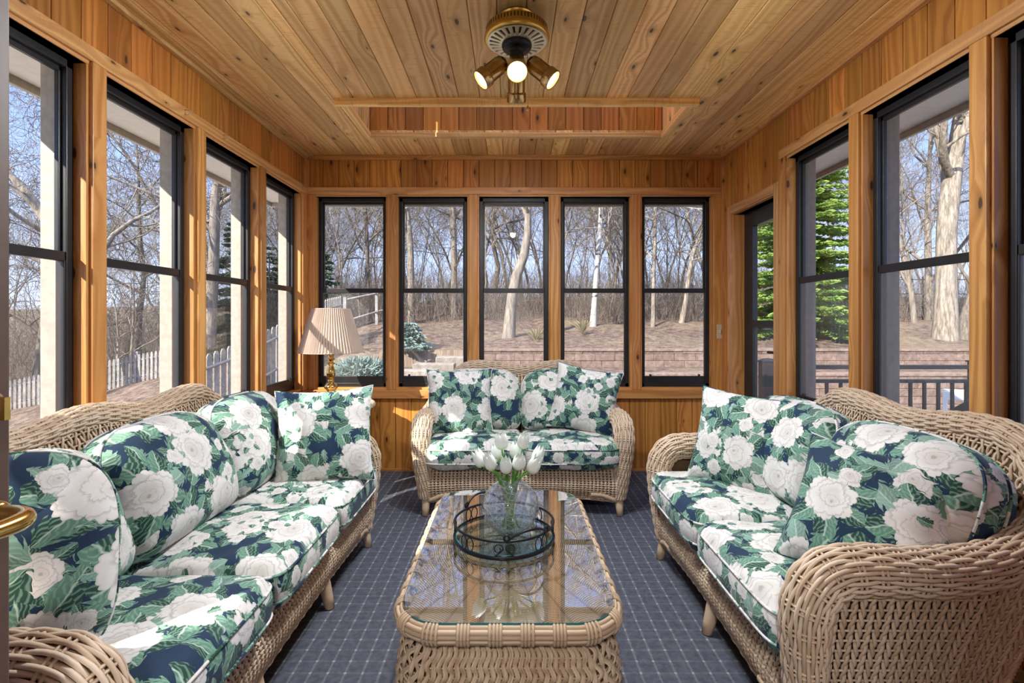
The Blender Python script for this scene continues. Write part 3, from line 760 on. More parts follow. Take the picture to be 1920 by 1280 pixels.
# ------------------------------------------------------------------ cushions in the chintz
uvn = [0]
def fab_uv(a, b):
    return np.stack([a, b, np.zeros_like(a)], -1)
def wrinkle(a, b, s):
    return .004 * (np.sin(7 * a + 3 * b + s) + .7 * np.sin(11 * b - 5 * a + 2.1 * s) + .5 * np.sin(17 * a + 13 * b + s * 3))
def cushion_mesh(w, h, t, n=6, r=.045, crown=.03, top_round=None, seed=0, res=26):
    """box cushion, width x, height z, thickness y, front at -y; squircle exponent n"""
    m = MB(); ox, oz = seed * 1.37 + .2, seed * .91 + .1
    g = np.sin(np.linspace(-1, 1, res) * PI / 2 * .98) / math.sin(PI / 2 * .98); g = .45 * g + .55 * np.linspace(-1, 1, res)
    U, V = np.meshgrid(g, g, indexing='ij')
    nn = n if top_round is None else np.where(V > 0, top_round, n)
    rho = np.maximum(np.abs(U), np.abs(V)); s = np.where(rho > 1e-6, rho / (np.abs(U) ** nn + np.abs(V) ** nn + 1e-12) ** (1 / nn), 1)
    dl = min(.45, r / (min(w, h) / 2)); k = np.clip((rho - (1 - dl)) / dl, 0, 1)
    prof = (t / 2 - r) + r * np.sqrt(np.clip(1 - k ** 2, 0, 1)) + crown * (1 - U ** 2) * (1 - V ** 2) * (1 - k ** 2)
    Xc, Zc = w / 2 * U * s, h / 2 * V * s
    wr = wrinkle(Xc * 3, Zc * 3, seed) * (1 - k ** 2)
    for sg in (-1, 1):
        G = np.stack([Xc, sg * (prof + wr), Zc], -1); G = G if sg < 0 else G[::-1]
        uv = fab_uv(Xc + ox, Zc + oz) if sg < 0 else fab_uv(Xc + ox + 3, Zc + oz)[::-1]
        m.grid(G, uv)
    # band between the two faces
    loop = np.concatenate([np.stack([g, -np.ones(res)], 1)[:-1], np.stack([np.ones(res), g], 1)[:-1], np.stack([g[::-1], np.ones(res)], 1)[:-1], np.stack([-np.ones(res), g[::-1]], 1)[:-1]])
    U, V = loop.T; nn = n if top_round is None else np.where(V > 0, top_round, n); s = 1 / (np.abs(U) ** nn + np.abs(V) ** nn) ** (1 / nn)
    Lx, Lz = w / 2 * U * s, h / 2 * V * s
    arc = np.concatenate([[0], np.cumsum(np.hypot(np.diff(Lx), np.diff(Lz)))]); b = t / 2 - r
    q = np.linspace(-1, 1, 6); bulge = 1 + .018 * (1 - q ** 2)
    G = np.stack([Lx[:, None] * bulge, np.tile(q * b, (len(Lx), 1)), Lz[:, None] * bulge], -1)
    uv = fab_uv(np.tile(arc[:, None], (1, 6)) + ox + .5, np.tile(q * b, (len(Lx), 1)) + oz + 1.3)
    m.grid(G, uv, closeu=True)
    pip = MB()
    for sg in (-1, 1):
        P = np.stack([Lx * 1.004, np.full(len(Lx), sg * b), Lz * 1.004], 1)
        pip.tube(P, .0042, 6, closed=True, cap=False)
        pip.W[-1] = fab_uv(pip.V[-1][:, 0] + ox + .6, pip.V[-1][:, 2] + oz + 2.2)
    return m, pip
def place(o, loc, yaw=0, lean=0, rollz=0):
    """yaw turns about z (0 faces -y); lean tips the top backwards; rollz turns in its own plane"""
    o.matrix_world = Matrix.Translation(loc) @ Matrix.Rotation(yaw, 4, 'Z') @ Matrix.Rotation(-lean, 4, 'X') @ Matrix.Rotation(rollz, 4, 'Y')
    return o
def cushion(name, label, cat, loc, yaw, lean, w, h, t, seed, group=None, sag=None, **kw):
    e = thing(name, label, cat, group=group); m, p = cushion_mesh(w, h, t, seed=seed, **kw)
    if sag:
        for q in (m, p): q.V = [sag(v) for v in q.V]
    m.build('cover', FABRIC, e); p.build('piping', FABRIC, e)
    place(e, loc, yaw, lean); return e
def pillow(label, loc, yaw, lean, a, t, seed, rollz=0, h=None, bendx=0., pinch=.10, group=None, rnd=None):
    m = MB(); res = 30; g = np.linspace(-1, 1, res); g = np.sign(g) * (1 - (1 - np.abs(g)) ** 1.35)
    h = h or a; U, V = np.meshgrid(g, g, indexing='ij')
    X = a / 2 * U * (1 - pinch * (1 - V ** 2) * np.abs(U) ** 2); Z = h / 2 * V * (1 - pinch * (1 - U ** 2) * np.abs(V) ** 2)
    if rnd:
        sq = np.maximum(np.abs(U), np.abs(V)) / (np.abs(U) ** rnd + np.abs(V) ** rnd + 1e-9) ** (1 / rnd); X, Z = X * sq, Z * sq
    th = t / 2 * ((1 - np.abs(U) ** 2.6) * (1 - np.abs(V) ** 2.6)) ** .55
    fold = .006 * np.sin(9 * U * V + seed) * (1 - U ** 2) ** .5 * (1 - V ** 2) ** .5 + wrinkle(X * 4, Z * 4, seed) * (1 - U ** 2) * (1 - V ** 2)
    # puckers running in from the corners
    fold += .008 * np.abs(U * V) ** 2 * np.sin(28 * (np.abs(U) - np.abs(V)) + seed) * (th > 0) * np.clip(th / (t * .2), 0, 1)
    by = bendx * (X / (a / 2)) ** 2
    ox, oz = seed * 1.37 + .6, seed * .77 + .3
    m.grid(np.stack([X, -(th + fold * (th > 1e-4)) + by, Z], -1), fab_uv(X + ox, Z + oz))
    m.grid(np.stack([X, th + by, Z], -1)[::-1], fab_uv(X + ox + 5, Z + oz)[::-1])
    e = thing('throw_pillow', label, 'pillow', group=group or 'square floral throw pillows'); m.build('cover', FABRIC, e)
    b = np.concatenate([np.stack([X[:, 0], by[:, 0], Z[:, 0]], 1)[:-1], np.stack([X[-1], by[-1], Z[-1]], 1)[:-1], np.stack([X[::-1, -1], by[::-1, -1], Z[::-1, -1]], 1)[:-1], np.stack([X[0, ::-1], by[0, ::-1], Z[0, ::-1]], 1)[:-1]])
    p = MB(); p.tube(b, .0032, 6, closed=True, cap=False); p.W[-1] = fab_uv(p.V[-1][:, 0] + ox + .4, p.V[-1][:, 2] + oz + 1.1); p.build('seam', FABRIC, e)
    place(e, loc, yaw, lean, rollz); return e

Q = 'wicker seating with floral cushions'
sofa('wicker_loveseat', 'wicker loveseat facing the viewer below the far windows', 'loveseat', .655, 2, (.073, 2.93, 0), 0, Q)
sofa('wicker_loveseat', 'wicker loveseat along the right wall with its woven arm nearest the viewer', 'loveseat', .655, 2, (.70, 1.845, 0), -PI / 2, Q)
sofa('wicker_sofa', 'long wicker sofa along the left wall windows', 'sofa', .895, 3, (-.70, 1.735, 0), PI / 2, Q)
SG, BG = 'loose floral seat cushions', 'loose floral back cushions'
def L2W(org, rz, x, y, z):
    c, s = math.cos(rz), math.sin(rz); return (org[0] + c * x - s * y, org[1] + s * x + c * y, z)
def seatset(org, rz, W, n, where, seed0, names):
    sw = (2 * W - .13) / n
    for i in range(n):
        x = -(W - .065) + sw * (i + .5)
        sag = lambda V: V
        e = cushion('seat_cushion', 'floral box seat cushion, ' + names[i] + ' of ' + where, 'cushion', (0, 0, 0), 0, 0, sw - .006, .62, .15, seed0 + i, SG, n=9, r=.035, crown=.028, res=30)
        # thickness axis (y) becomes up: front edge (-z local) to the sofa front
        c = L2W(org, rz, x, .285, .352)
        e.matrix_world = Matrix.Translation(c) @ Matrix.Rotation(rz, 4, 'Z') @ Matrix.Rotation(-PI / 2 - .035, 4, 'X')
def backset(org, rz, W, n, where, seed0, names, hh=.42):
    sw = (2 * W - .15) / n
    for i in range(n):
        x = -(W - .075) + sw * (i + .5)
        c = L2W(org, rz, x, .515, .615)
        cushion('back_cushion', 'floral back cushion with rounded top, ' + names[i] + ' of ' + where, 'cushion', c, rz, .36, sw - .004, hh, .21, seed0 + i, BG, n=7, top_round=3.4, r=.07, crown=.05)
oB, oR, oL = (.073, 2.93), (.70, 1.845), (-.70, 1.735)
seatset(oB, 0, .655, 2, 'the far loveseat', 1, ['left one', 'right one'])
seatset(oR, -PI / 2, .655, 2, 'the right-hand loveseat', 4, ['far one', 'near one'])
seatset(oL, PI / 2, .895, 3, 'the left-hand sofa', 7, ['nearest one', 'middle one', 'farthest one'])
backset(oB, 0, .655, 2, 'the far loveseat', 11, ['left one', 'right one'])
backset(oR, -PI / 2, .655, 2, 'the right-hand loveseat', 14, ['far one', 'near one'])
backset(oL, PI / 2, .895, 3, 'the left-hand sofa', 17, ['nearest one', 'middle one', 'farthest one'])
pillow('upright floral throw pillow at the left end of the far loveseat', (-.335, 3.27, .632), .12, .30, .44, .17, 31)
pillow('tilted floral throw pillow at the right end of the far loveseat', (.49, 3.27, .645), -.16, .30, .44, .17, 32, rollz=.17)
pillow('floral throw pillow propped in the far end of the right-hand loveseat', (1.03, 2.20, .625), .50 - 1.3, .30, .45, .17, 33, rollz=.06)
pillow('floral throw pillow slumped on the near arm of the right-hand loveseat', (1.035, 1.435, .60), -.85, .55, .41, .20, 34, rollz=.10)
pillow('floral throw pillow standing at the far end of the left-hand sofa', (-.86, 2.30, .632), .22, .28, .44, .17, 35, rollz=-.04)
pillow('floral throw pillow leaning on the near arm of the left-hand sofa', (-1.13, 1.03, .625), .62, .25, .50, .22, 36, rollz=.0, rnd=3.2, pinch=.0)
# ------------------------------------------------------------------ coffee table, tray, vase of tulips
def rrect(a, b, r, n):
    pts = []
    for cx, cy, t0 in ((a - r, b - r, 0), (-(a - r), b - r, PI / 2), (-(a - r), -(b - r), PI), (a - r, -(b - r), 1.5 * PI)):
        for t in np.linspace(t0, t0 + PI / 2, 16): pts.append((cx + r * math.cos(t), cy + r * math.sin(t)))
    p = np.array(pts + pts[:1]); L = np.concatenate([[0], np.cumsum(np.hypot(*np.diff(p, axis=0).T))])
    x = np.linspace(0, L[-1], n, endpoint=False); return np.stack([np.interp(x, L, p[:, 0]), np.interp(x, L, p[:, 1])], 1), L[-1]
TX, TY, TZ = -.005, 1.717, .41
tb = thing('coffee_table', 'oblong wicker coffee table with a glass top in the middle of the carpet', 'table', (TX, TY, 0))
A, Bh, RC_ = .283, .480, .115
n = 240; pr, Lp = rrect(A, Bh, RC_, n)
tan = np.roll(pr, -1, 0) - np.roll(pr, 1, 0); tan /= np.linalg.norm(tan, axis=1, keepdims=True); nor = np.stack([tan[:, 1], -tan[:, 0]], 1)
N3 = np.concatenate([nor, np.zeros((n, 1))], 1)
m = MB(); zc, rr = .3835, .0185
for ang in np.radians([75, 38, 4, -30, -64, -98]):
    P = np.concatenate([pr + nor * (rr * math.cos(ang)), np.full((n, 1), zc + rr * math.sin(ang))], 1)
    m.tubes(P[None], N3[None], .0066, sides=7, closed=True)
m.tubes(np.concatenate([pr, np.full((n, 1), zc)], 1)[None], N3[None], rr * .92, sides=12, closed=True, mi=1)
m.build('table_rim', WICKER_TABLE, tb, mat_extra=[WICKER_CORE])
nb = int(Lp / .078); pd, _ = rrect(A, Bh, RC_, 2000); td = np.roll(pd, -1, 0) - np.roll(pd, 1, 0); td /= np.linalg.norm(td, axis=1, keepdims=True)
a = np.linspace(0, 2 * PI, 21)
for k in range(nb):
    rv = .45 + .2 * rng.random(); m = MB()
    for j in range(4):
        i = int((k / nb + (j - 1.5) * .0088 / Lp) * 2000) % 2000; c, t = pd[i], td[i]; no = np.array([t[1], -t[0]])
        R = rr + .0068
        ring = np.stack([c[0] + no[0] * R * np.cos(a), c[1] + no[1] * R * np.cos(a), zc + R * np.sin(a)], 1)
        m.tubes(ring[None], (ring - np.array([*c, zc]))[None], 0.0034, .0046, sides=5, w=rv + .1 * rng.random())
    m.build('cane_binding', WICKER_TABLE, tb)
# fanned reed top under the glass: broad ribs spreading from the middle
m = MB(); nth, nrd = 360, 46
th = np.linspace(0, 2 * PI, nth, endpoint=False); kx = np.minimum((A - .012) / np.maximum(np.abs(np.cos(th)), 1e-6), (Bh - .012) / np.maximum(np.abs(np.sin(th)), 1e-6))
tt = np.linspace(.03, 1, nrd); R = kx[:, None] * tt[None]
# keep inside rounded corners
xx = R * np.cos(th)[:, None]; yy = R * np.sin(th)[:, None]
dx = np.maximum(np.abs(xx) - (A - RC_), 0); dy = np.maximum(np.abs(yy) - (Bh - RC_), 0); over = np.hypot(dx, dy)
sc = np.where((dx > 0) & (dy > 0) & (over > RC_ - .012), (RC_ - .012) / np.maximum(over, 1e-6), 1)
xx = np.sign(xx) * (np.minimum(np.abs(xx), A - RC_) + dx * sc); yy = np.sign(yy) * (np.minimum(np.abs(yy), Bh - RC_) + dy * sc)
rib = np.abs(np.sin(th * 36 / 2)) ** .6
zz = .388 + .010 * rib[:, None] * np.clip(np.hypot(xx, yy) * 6, 0, 1) + .0 * xx
W = np.stack([np.hypot(xx, yy), np.tile(th[:, None], (1, nrd)), np.tile(rib[:, None], (1, nrd))], -1)
m.grid(np.stack([xx, yy, zz], -1), W, closeu=True)
tm = MT('fan_woven_reed'); u, v, r = tm.attr()
rows = ((u * 2 * PI / .0072 + (v * 36).sin * .9).sin * .5 + .5); c = tm.mix(rows.ss(.15, .7), (.20, .12, .065), (.56, .41, .265)); c = tm.mix(r.ss(.05, .45, 1., 0.) * .75, c, (.14, .085, .045))
br = (u - .275).abs.ss(.006, .012, 1., 0.) * (((v * 60).sin) * .25 + .65); c = tm.mix(br, c, (.18, .11, .06))
tm.col(c).set(.55, spec=.3).bump(rows, .5, .003)
m.build('woven_top', tm.m, tb)
# glass
m = MB(); pg, _ = rrect(A + .003, Bh + .003, RC_ + .003, 120)
g = np.concatenate([pg, np.full((120, 1), .4125)], 1); gb = g - np.array([0, 0, .0075])
c0 = len(g); V = np.concatenate([g, [[0, 0, .4125]]]); F = [[i, (i + 1) % 120, c0] for i in range(120)]
m.add(V, F, smooth=False)
gl = m.build('glass_top', TABLEGLASS, tb)
m = MB(); m.grid(np.stack([gb, g], 1), closeu=True); m.build('glass_edge', GLASSEDGE, tb)
# bulging woven base
pb, Lb = rrect(1, 1, .35, 400)
def base_S(u, v):
    u = np.asarray(u) % 1.0; f = u * 400; i0 = np.floor(f).astype(int) % 400; i1 = (i0 + 1) % 400; k = (f - np.floor(f))[..., None]
    c = pb[i0] * (1 - k) + pb[i1] * k
    ins = np.interp(v, [0, .06, .14, .24, .4, .6, .8, 1], [.050, .020, .0, -.012, -.020, -.016, .005, .04])
    z = lerp(.366, .0, v)
    return np.stack([c[..., 0] * (A - ins), c[..., 1] * (Bh - ins), z + 0 * c[..., 0]], -1)
m = MB(); nc, nr = 146, 18
v = np.linspace(0, 1, nr * 3 + 1)[None]; ci = np.arange(nc)[:, None]; ph = PI * v * nr
for sg in (-1, 0, 1):
    U = (ci + sg * .23 + .26 * np.sin(ph + PI / 2)) / nc; Vv = v + 0 * U
    Nn = -normal_of(base_S, U, np.clip(Vv, .002, .998)); Nn *= np.sign((Nn * (base_S(U, Vv) * [1, 1, 0])).sum(-1, keepdims=True))
    m.tubes(base_S(U, Vv) + Nn * (.0060 * np.cos(ph + PI * (ci % 2)))[..., None], Nn, .0034, .0036, sides=6)
for dz in (-.16, .16):
    rv = ((np.arange(nr) + .5 + dz) / nr)[:, None]; U = np.linspace(0, 1, 300, endpoint=False)[None] + 0 * rv; P = base_S(U, rv + 0 * U) * [.988, .993, 1]; m.tubes(P, P * [1, 1, 0], .0028, sides=5, closed=True)
U, Vv = np.meshgrid(np.linspace(0, 1, 120, endpoint=False), np.linspace(0, 1, 20), indexing='ij'); G = base_S(U, Vv); m.grid(G * [.955, .975, 1], closeu=True, mi=1)
m.build('woven_base', WICKER_TABLE, tb, mat_extra=[WICKER_CORE])

# tray
RX, RY, RZ, RR = -.022, 1.713, .4165, .170
tr = thing('wrought_iron_tray', 'round black wrought iron tray with scroll gallery and glass bottom on the coffee table', 'tray', (RX, RY, RZ))
def ring(r, z, rad, nm, mat=BLACKMETAL, sides=10, rb=None):
    a = np.linspace(0, 2 * PI, 96, endpoint=False); P = np.stack([r * np.cos(a), r * np.sin(a), np.full(96, z)], 1)
    m = MB(); m.tubes(P[None], np.stack([np.cos(a), np.sin(a), 0 * a], 1)[None], rad, rb or rad, sides=sides, closed=True); return m.build(nm, mat, tr)
ring(RR, .060, .0042, 'top_ring'); ring(RR + .001, .009, .0045, 'base_ring', rb=.0075)
m = MB(); m.lathe([(RR - .006, .0140), (0, .0141)], 64); m.build('glass_bottom', TRAYGLASS, tr)
m = MB(); m.lathe([(RR - .004, .008), (RR - .002, .0125), (RR - .006, .0145)], 64); m.build('glass_rim', GLASSEDGE, tr)
def wrap(pts2, r=.0019, nm='scroll', off=0):
    """2-D (arc length, height) curve laid round the gallery"""
    p = spline(pts2 + [], 60) if len(pts2) < 40 else np.asarray(pts2)
    a = p[:, 0] / RR + off; P = np.stack([RR * np.cos(a), RR * np.sin(a), p[:, 1]], 1)
    m = MB(); m.tube(P, r, 6); return m.build(nm, BLACKMETAL, tr)
for k in range(8):
    o_ = k * PI / 4 - PI / 2 + .02
    if k % 2 == 0:       # S scrolls back to back
        for s_ in (1, -1):
            t = np.linspace(0, 1, 60); an = t * 7.2; rad = .0165 * (1 - .62 * t)
            sp = [(s_ * (.020 + -rad_ * math.cos(x_)), .036 + rad_ * math.sin(x_)) for x_, rad_ in zip(an, rad)]
            tail = [(s_ * (.045 - .041 * q ** .8), .013 + .023 * q ** 1.8) for q in np.linspace(0, 1, 16)][:-1]
            wrap(tail + sp, off=o_)
    else:
        for s_ in (1, -1):
            a = np.linspace(0, 2 * PI, 40); wrap([(s_ * .0145 + .0135 * math.cos(x_), .0345 + .0205 * math.sin(x_)) for x_ in a], off=o_)
for s_, a0 in ((1, math.radians(118)), (-1, math.radians(-62))):
    pts = []
    for q in np.linspace(-1, 1, 41):
        a = a0 + q * .42; h = .062 + .034 * (1 - abs(q) ** 2.2); rr_ = RR + .004 + .014 * (1 - q * q)
        pts.append((rr_ * math.cos(a), rr_ * math.sin(a), h))
    m = MB(); 
    def curl(end, sgn):
        a_e = a0 + sgn * .42; out = []
        for t in np.linspace(0.1, 5.2, 24):
            R_ = .011 * (1 - .10 * t); a = a_e + sgn * (R_ * math.sin(t) + .0) / RR * 1.0; out.append(((RR + .004) * math.cos(a), (RR + .004) * math.sin(a), .062 + .011 - R_ * math.cos(t)))
        return out
    full = curl(0, -1)[::-1] + pts + curl(0, 1)
    m.tube(full, .0040, 8); m.build('handle', BLACKMETAL, tr)
# vase
VX, VY, VZ = .0, 1.72, RZ + .0148
vs = thing('glass_vase', 'round crackle glass fishbowl vase holding white tulips on the tray', 'vase', (VX, VY, VZ))
Rv = .099; zc = .090
prof = [(0, .002), (.040, .001)] + [(Rv * math.cos(t), zc + Rv * .93 * math.sin(t)) for t in np.linspace(-1.12, 1.16, 26)] + [(.0375, .181), (.037, .186)]
m = MB(); m.lathe(prof, 64); m.lathe([(.037, .186), (.0355, .187), (.034, .185)], 48); m.build('bowl', VASEGLASS, vs)
m = MB(); wl = .062
pw = [(.0, .006), (.036, .006)] + [((Rv - .004) * math.cos(t), zc + (Rv - .004) * .93 * math.sin(t)) for t in np.linspace(-1.08, math.asin((wl - zc) / (Rv * .9)), 10)]; pw.append((0, pw[-1][1]))
m.lathe(pw, 48); m.build('water', WATER, vs)
# tulips
heads = [(941, 825, .00), (980, 824, -.01), (935, 845, .045), (924, 863, -.03), (907, 858, .03), (950, 868, -.045), (971, 862, -.03), (966, 842, .03), (994, 868, -.025), (1002, 853, .03)]
word = ['front left of the bunch', 'the tallest at upper right', 'half hidden at upper left', 'front left pair, nearer one', 'outermost on the left', 'low in the middle front', 'just right of the middle front', 'behind the middle, upper', 'low front right', 'outermost on the right']
word[0] = 'the tallest at upper left'
for k, (px, py, dy) in enumerate(heads):
    hx, hy, hzv = at(px, py, VY + dy); base = np.array([hx, hy, hzv - .032])
    t = thing('tulip', 'white tulip on a green stem in the glass vase, ' + word[k], 'tulip', tuple(base), group='white tulips in the vase')
    foot = np.array([VX + (hx - VX) * -.35 + .006 * math.sin(k * 3), VY + (hy - VY) * -.3 + .006 * math.cos(k * 2), VZ + .02]); neck = np.array([VX + (hx - VX) * .40, VY + (hy - VY) * .4, VZ + .185])
    P = spline([foot, foot * .5 + neck * .5 + [0, 0, 0], neck, base * .75 + neck * .25 + [(hx - VX) * .05, 0, .004], base + [0, 0, .006]], 28) - base
    m = MB(); m.tube(P, .0031, 7); m.build('stem', STEM, t)
    d = P[-1] - P[-4]; d /= np.linalg.norm(d); d = d * .6 + np.array([0, 0, .5]); d /= np.linalg.norm(d)
    xa = np.cross([0, 1, 0], d); xa /= np.linalg.norm(xa); ya = np.cross(d, xa)
    hh = .064 * (1 + .1 * math.sin(k * 5)); rw = .0215 * (1 + .08 * math.cos(k * 3))
    for lay in (0, 1):
        for j in range(3):
            a0 = j * 2 * PI / 3 + lay * PI / 3 + k * .7
            tt = np.linspace(0, 1, 12); ww = np.linspace(-1, 1, 9)
            Tt, Ww = np.meshgrid(tt, ww, indexing='ij')
            rad = rw * (np.sin(np.clip(Tt * 1.06 + .04, 0, 1) ** .62 * PI * .80)) ** .8 * (1 - .10 * lay) + .001
            hw_ = (1.02) * (np.clip(np.sin(np.clip(Tt, .0, .985) ** .8 * PI), 0, 1)) ** .5 * (1 - .25 * Tt)
            ang = a0 + Ww * hw_; r_ = rad * (1 - .05 * Ww ** 2) + .0012 * lay
            zz = Tt * hh * (1 - .10 * Ww ** 2 * Tt) * (.97 + .06 * lay)
            G = (np.cos(ang) * r_)[..., None] * xa + (np.sin(ang) * r_)[..., None] * ya + zz[..., None] * d
            m = MB(); m.grid(G, np.stack([Tt, Ww * 0 + .5, Tt * 0], -1)); m.build('petal', PETAL, t)
lf = [(-.045, -.02, .20, .9), (.012, -.035, .215, .2), (.035, .01, .20, -.8), (-.012, .03, .19, 2.2), (.0, -.03, .17, -.2), (-.03, -.03, .18, .5)]
for k, (dx, dy, hgt, tw) in enumerate(lf):
    tt = np.linspace(0, 1, 18); ww = np.linspace(-1, 1, 5); Tt, Ww = np.meshgrid(tt, ww, indexing='ij')
    cx = dx * (.25 + .9 * Tt ** 1.6) - .3 * dx * np.sin(PI * Tt); cy = dy * (.25 + .9 * Tt ** 1.5); wd = .011 * np.sin(np.clip(Tt * .96 + .04, 0, 1) ** .8 * PI) ** .7
    G = np.stack([cx + Ww * wd * math.cos(tw), cy + Ww * wd * math.sin(tw) - np.abs(Ww) * .003, .012 + hgt * Tt], -1)
    m = MB(); m.grid(G); o = m.build('tulip_leaf', STEM, loc=(VX, VY, VZ))
    tag(o, 'broad green tulip leaf standing among the stems in the glass vase', 'leaf', 'tulip leaves in the vase')
# ------------------------------------------------------------------ ceiling fan light, lamp, side table
FX, FY = .0, 2.09
FX = (969 - 957) * FY / FPX
fan = thing('ceiling_fan_light', 'brass ceiling fan motor with four spotlights, hung from the cedar ceiling', 'ceiling fan', (FX, FY, HC))
m = MB(); m.lathe([(.055, 0), (.078, -.001), (.078, -.006), (.070, -.012), (.066, -.022), (.072, -.030), (.080, -.034), (.080, -.036)], 48); m.build('canopy', BRASS2, fan)
tmm = MT('pierced_brass_band'); x, y, z = tmm.obj(); an = y.f('ARCTAN2', x); band = (z + .062).abs.ss(.008, .010, 1., 0.); hole = band * ((an * 60).sin > .1)
tmm.col(tmm.mix(hole * .85, (.62, .41, .11), (.06, .035, .01))).set(.3, 1)
m = MB(); m.lathe([(.070, -.034), (.105, -.038), (.126, -.046), (.131, -.052), (.132, -.080), (.136, -.084), (.137, -.094), (.134, -.100), (.128, -.103), (.122, -.102)], 96); m.build('motor_housing', tmm.m, fan)
# vent plate with slots
m = MB(); ns = 24; Rin, Rout = .062, .124
aa = np.linspace(0, 2 * PI, ns * 16 + 1)[:-1]; rr_ = np.linspace(Rin, Rout, 15)
Aa, Rr = np.meshgrid(aa, rr_, indexing='ij'); fr = ((Aa * ns / (2 * PI)) % 1 - .5) * 2; tq = (Rr - .094) / .021
slot = (np.abs(fr) / (.50) ) ** 2.5 + np.abs(tq) ** 3 < 1
Z = -.104 - .010 * (1 - ((Rr - .062) / .062)) - np.where(slot, -.006, .0)
wv = np.where(slot, 1., 0.)
tp = MT('slotted_plate'); u, v, r = tp.attr(); tp.col(tp.mix(r, (.72, .68, .50), (.10, .08, .03))).set(.35, .75)
m.grid(np.stack([Rr * np.cos(Aa), Rr * np.sin(Aa), Z], -1), np.stack([Rr, Aa, wv], -1), closeu=True); m.build('vent_plate', tp.m, fan)
m = MB(); m.lathe([(.062, -.108), (.064, -.120), (.060, -.132), (.048, -.138), (.034, -.138), (.030, -.15), (.030, -.168), (.024, -.176), (0, -.177)], 40); m.build('hub', BLACKMETAL, fan)
m = MB(); m.lathe([(.024, -.165), (.028, -.172), (.030, -.19), (.040, -.200), (.042, -.215), (.042, -.245), (.030, -.258), (.012, -.266), (0, -.268)], 32); m.build('light_fitter', BRASS2, fan)
def spot(az, tilt, reach, name, bright):
    """az: horizontal heading; tilt: downward angle of the beam"""
    h = np.array([math.cos(az), math.sin(az), 0]); d = h * math.cos(tilt) + np.array([0, 0, -1]) * math.sin(tilt)
    sidev = np.array([-math.sin(az), math.cos(az), 0]); up = np.cross(d, sidev)
    o = np.array([0, 0, -.222]) + h * reach
    ax = [sidev, up, d]
    m = MB(); nr = 36
    S_ = np.array([1.25, 1.18])
    m.lathe(np.array([(0, -.040), (.016, -.039), (.025, -.030), (.0285, -.012), (.0285, .045)]) * S_, nr * 2, o, axis=ax, ripple=.018, nrip=nr)
    m.lathe(np.array([(.0285, .043), (.0325, .046), (.0335, .050), (.0335, .076), (.0322, .079), (.031, .076), (.0305, .062)]) * S_, nr * 2, o, axis=ax, ripple=.01, nrip=nr)
    e = m.build('spotlight', BRONZE if not bright else BRASS2, fan)
    b = MB(); b.lathe(np.array([(.0305, .066), (.024, .072), (.012, .0755), (0, .0765)]) * S_, 32, o, axis=ax); b.build('bulb', BULB, e)
    k = MB(); k.tube([np.array([0, 0, -.232]), np.array([0, 0, -.232]) + h * (reach * .6), o - d * .02], .006, 8); k.build('swivel_arm', BRASS2, e)
    li = bpy.data.lights.new('spot_lamp', 'SPOT'); li.energy = LAMP; li.color = (.92, .96, 1.0); li.spot_size = 2.75; li.spot_blend = 1.0; li.shadow_soft_size = .03
    lo = bpy.data.objects.new('spot_lamp', li); COL.objects.link(lo); lo.parent = e; lo.location = o + d * .1; lo.rotation_euler = Vector(d).to_track_quat('-Z', 'Y').to_euler()
spot(-PI / 2 - .0, .78, .050, 'a', True)
spot(PI + .25, .74, .088, 'b', False)
spot(-.25, .74, .088, 'c', False)
spot(PI / 2, 1.0, .075, 'd', False)
m = MB(); m.tube([(.045, .02, -.14), (.047, .02, -.36)], .0012, 5); m.lathe([(0, -.36), (.003, -.362), (.0065, -.378), (.0065, -.381), (0, -.382)], 14, (.047, .02, 0)); m.build('pull_chain', BRASS2, fan)

# table lamp on its round side table in the corner
LX, LY, LZ = -1.262, 3.49, .585
st = thing('side_table', 'round wicker side table in the far left corner under the brass lamp', 'side table', (LX + .02, LY - .02, 0))
m = MB(); m.lathe([(0, .58), (.26, .58), (.262, .575), (.26, .565), (0, .565)], 48); m.build('table_top', WICKER_TABLE, st)
m = MB(); a = np.linspace(0, 2 * PI, 73)[:-1]
rim = np.array([(.268 * math.cos(t), .268 * math.sin(t), .57, .017) for t in np.linspace(0, 2 * PI, 40)]); roll(m, rim, .03, .009, .002, .0042); m.build('table_rim', WICKER, st, mat_extra=[WICKER_CORE])
m = MB()
def SS(u, v):
    r = np.interp(v, [0, .5, 1], [.245, .20, .235]); t = u * 2 * PI; return np.stack([r * np.cos(t), r * np.sin(t), lerp(.555, .0, v) + 0 * u], -1)
panel(m, SS, 64, 26, rw=.005, flip=-1); m.build('woven_skirt', WICKER, st, mat_extra=[WICKER_CORE])
lp = thing('table_lamp', 'brass baluster table lamp with pleated tan shade in the far left corner', 'lamp', (LX, LY, LZ - .004))
m = MB(); m.lathe([(0, 0), (.072, 0), (.074, .008), (.066, .016), (.050, .022), (.047, .030), (.052, .036), (.050, .044), (.036, .056), (.026, .066), (.024, .072), (.030, .078), (.024, .084), (.034, .098), (.046, .112), (.047, .122), (.038, .136), (.024, .146), (.020, .152), (.026, .157), (.019, .163), (.023, .180), (.030, .205), (.031, .222), (.024, .246), (.017, .264), (.015, .272), (.028, .278), (.028, .283), (.017, .289), (.015, .300), (.024, .312), (.024, .318), (.016, .328), (.022, .336), (.022, .342), (.013, .350), (.011, .41), (.010, .46), (0, .46)], 40); m.build('lamp_base', BRASS, lp)
m = MB(); npl = 66; a = np.linspace(0, 2 * PI, npl * 2 + 1)[:-1]; zig = np.where(np.arange(npl * 2) % 2, 1, -1)
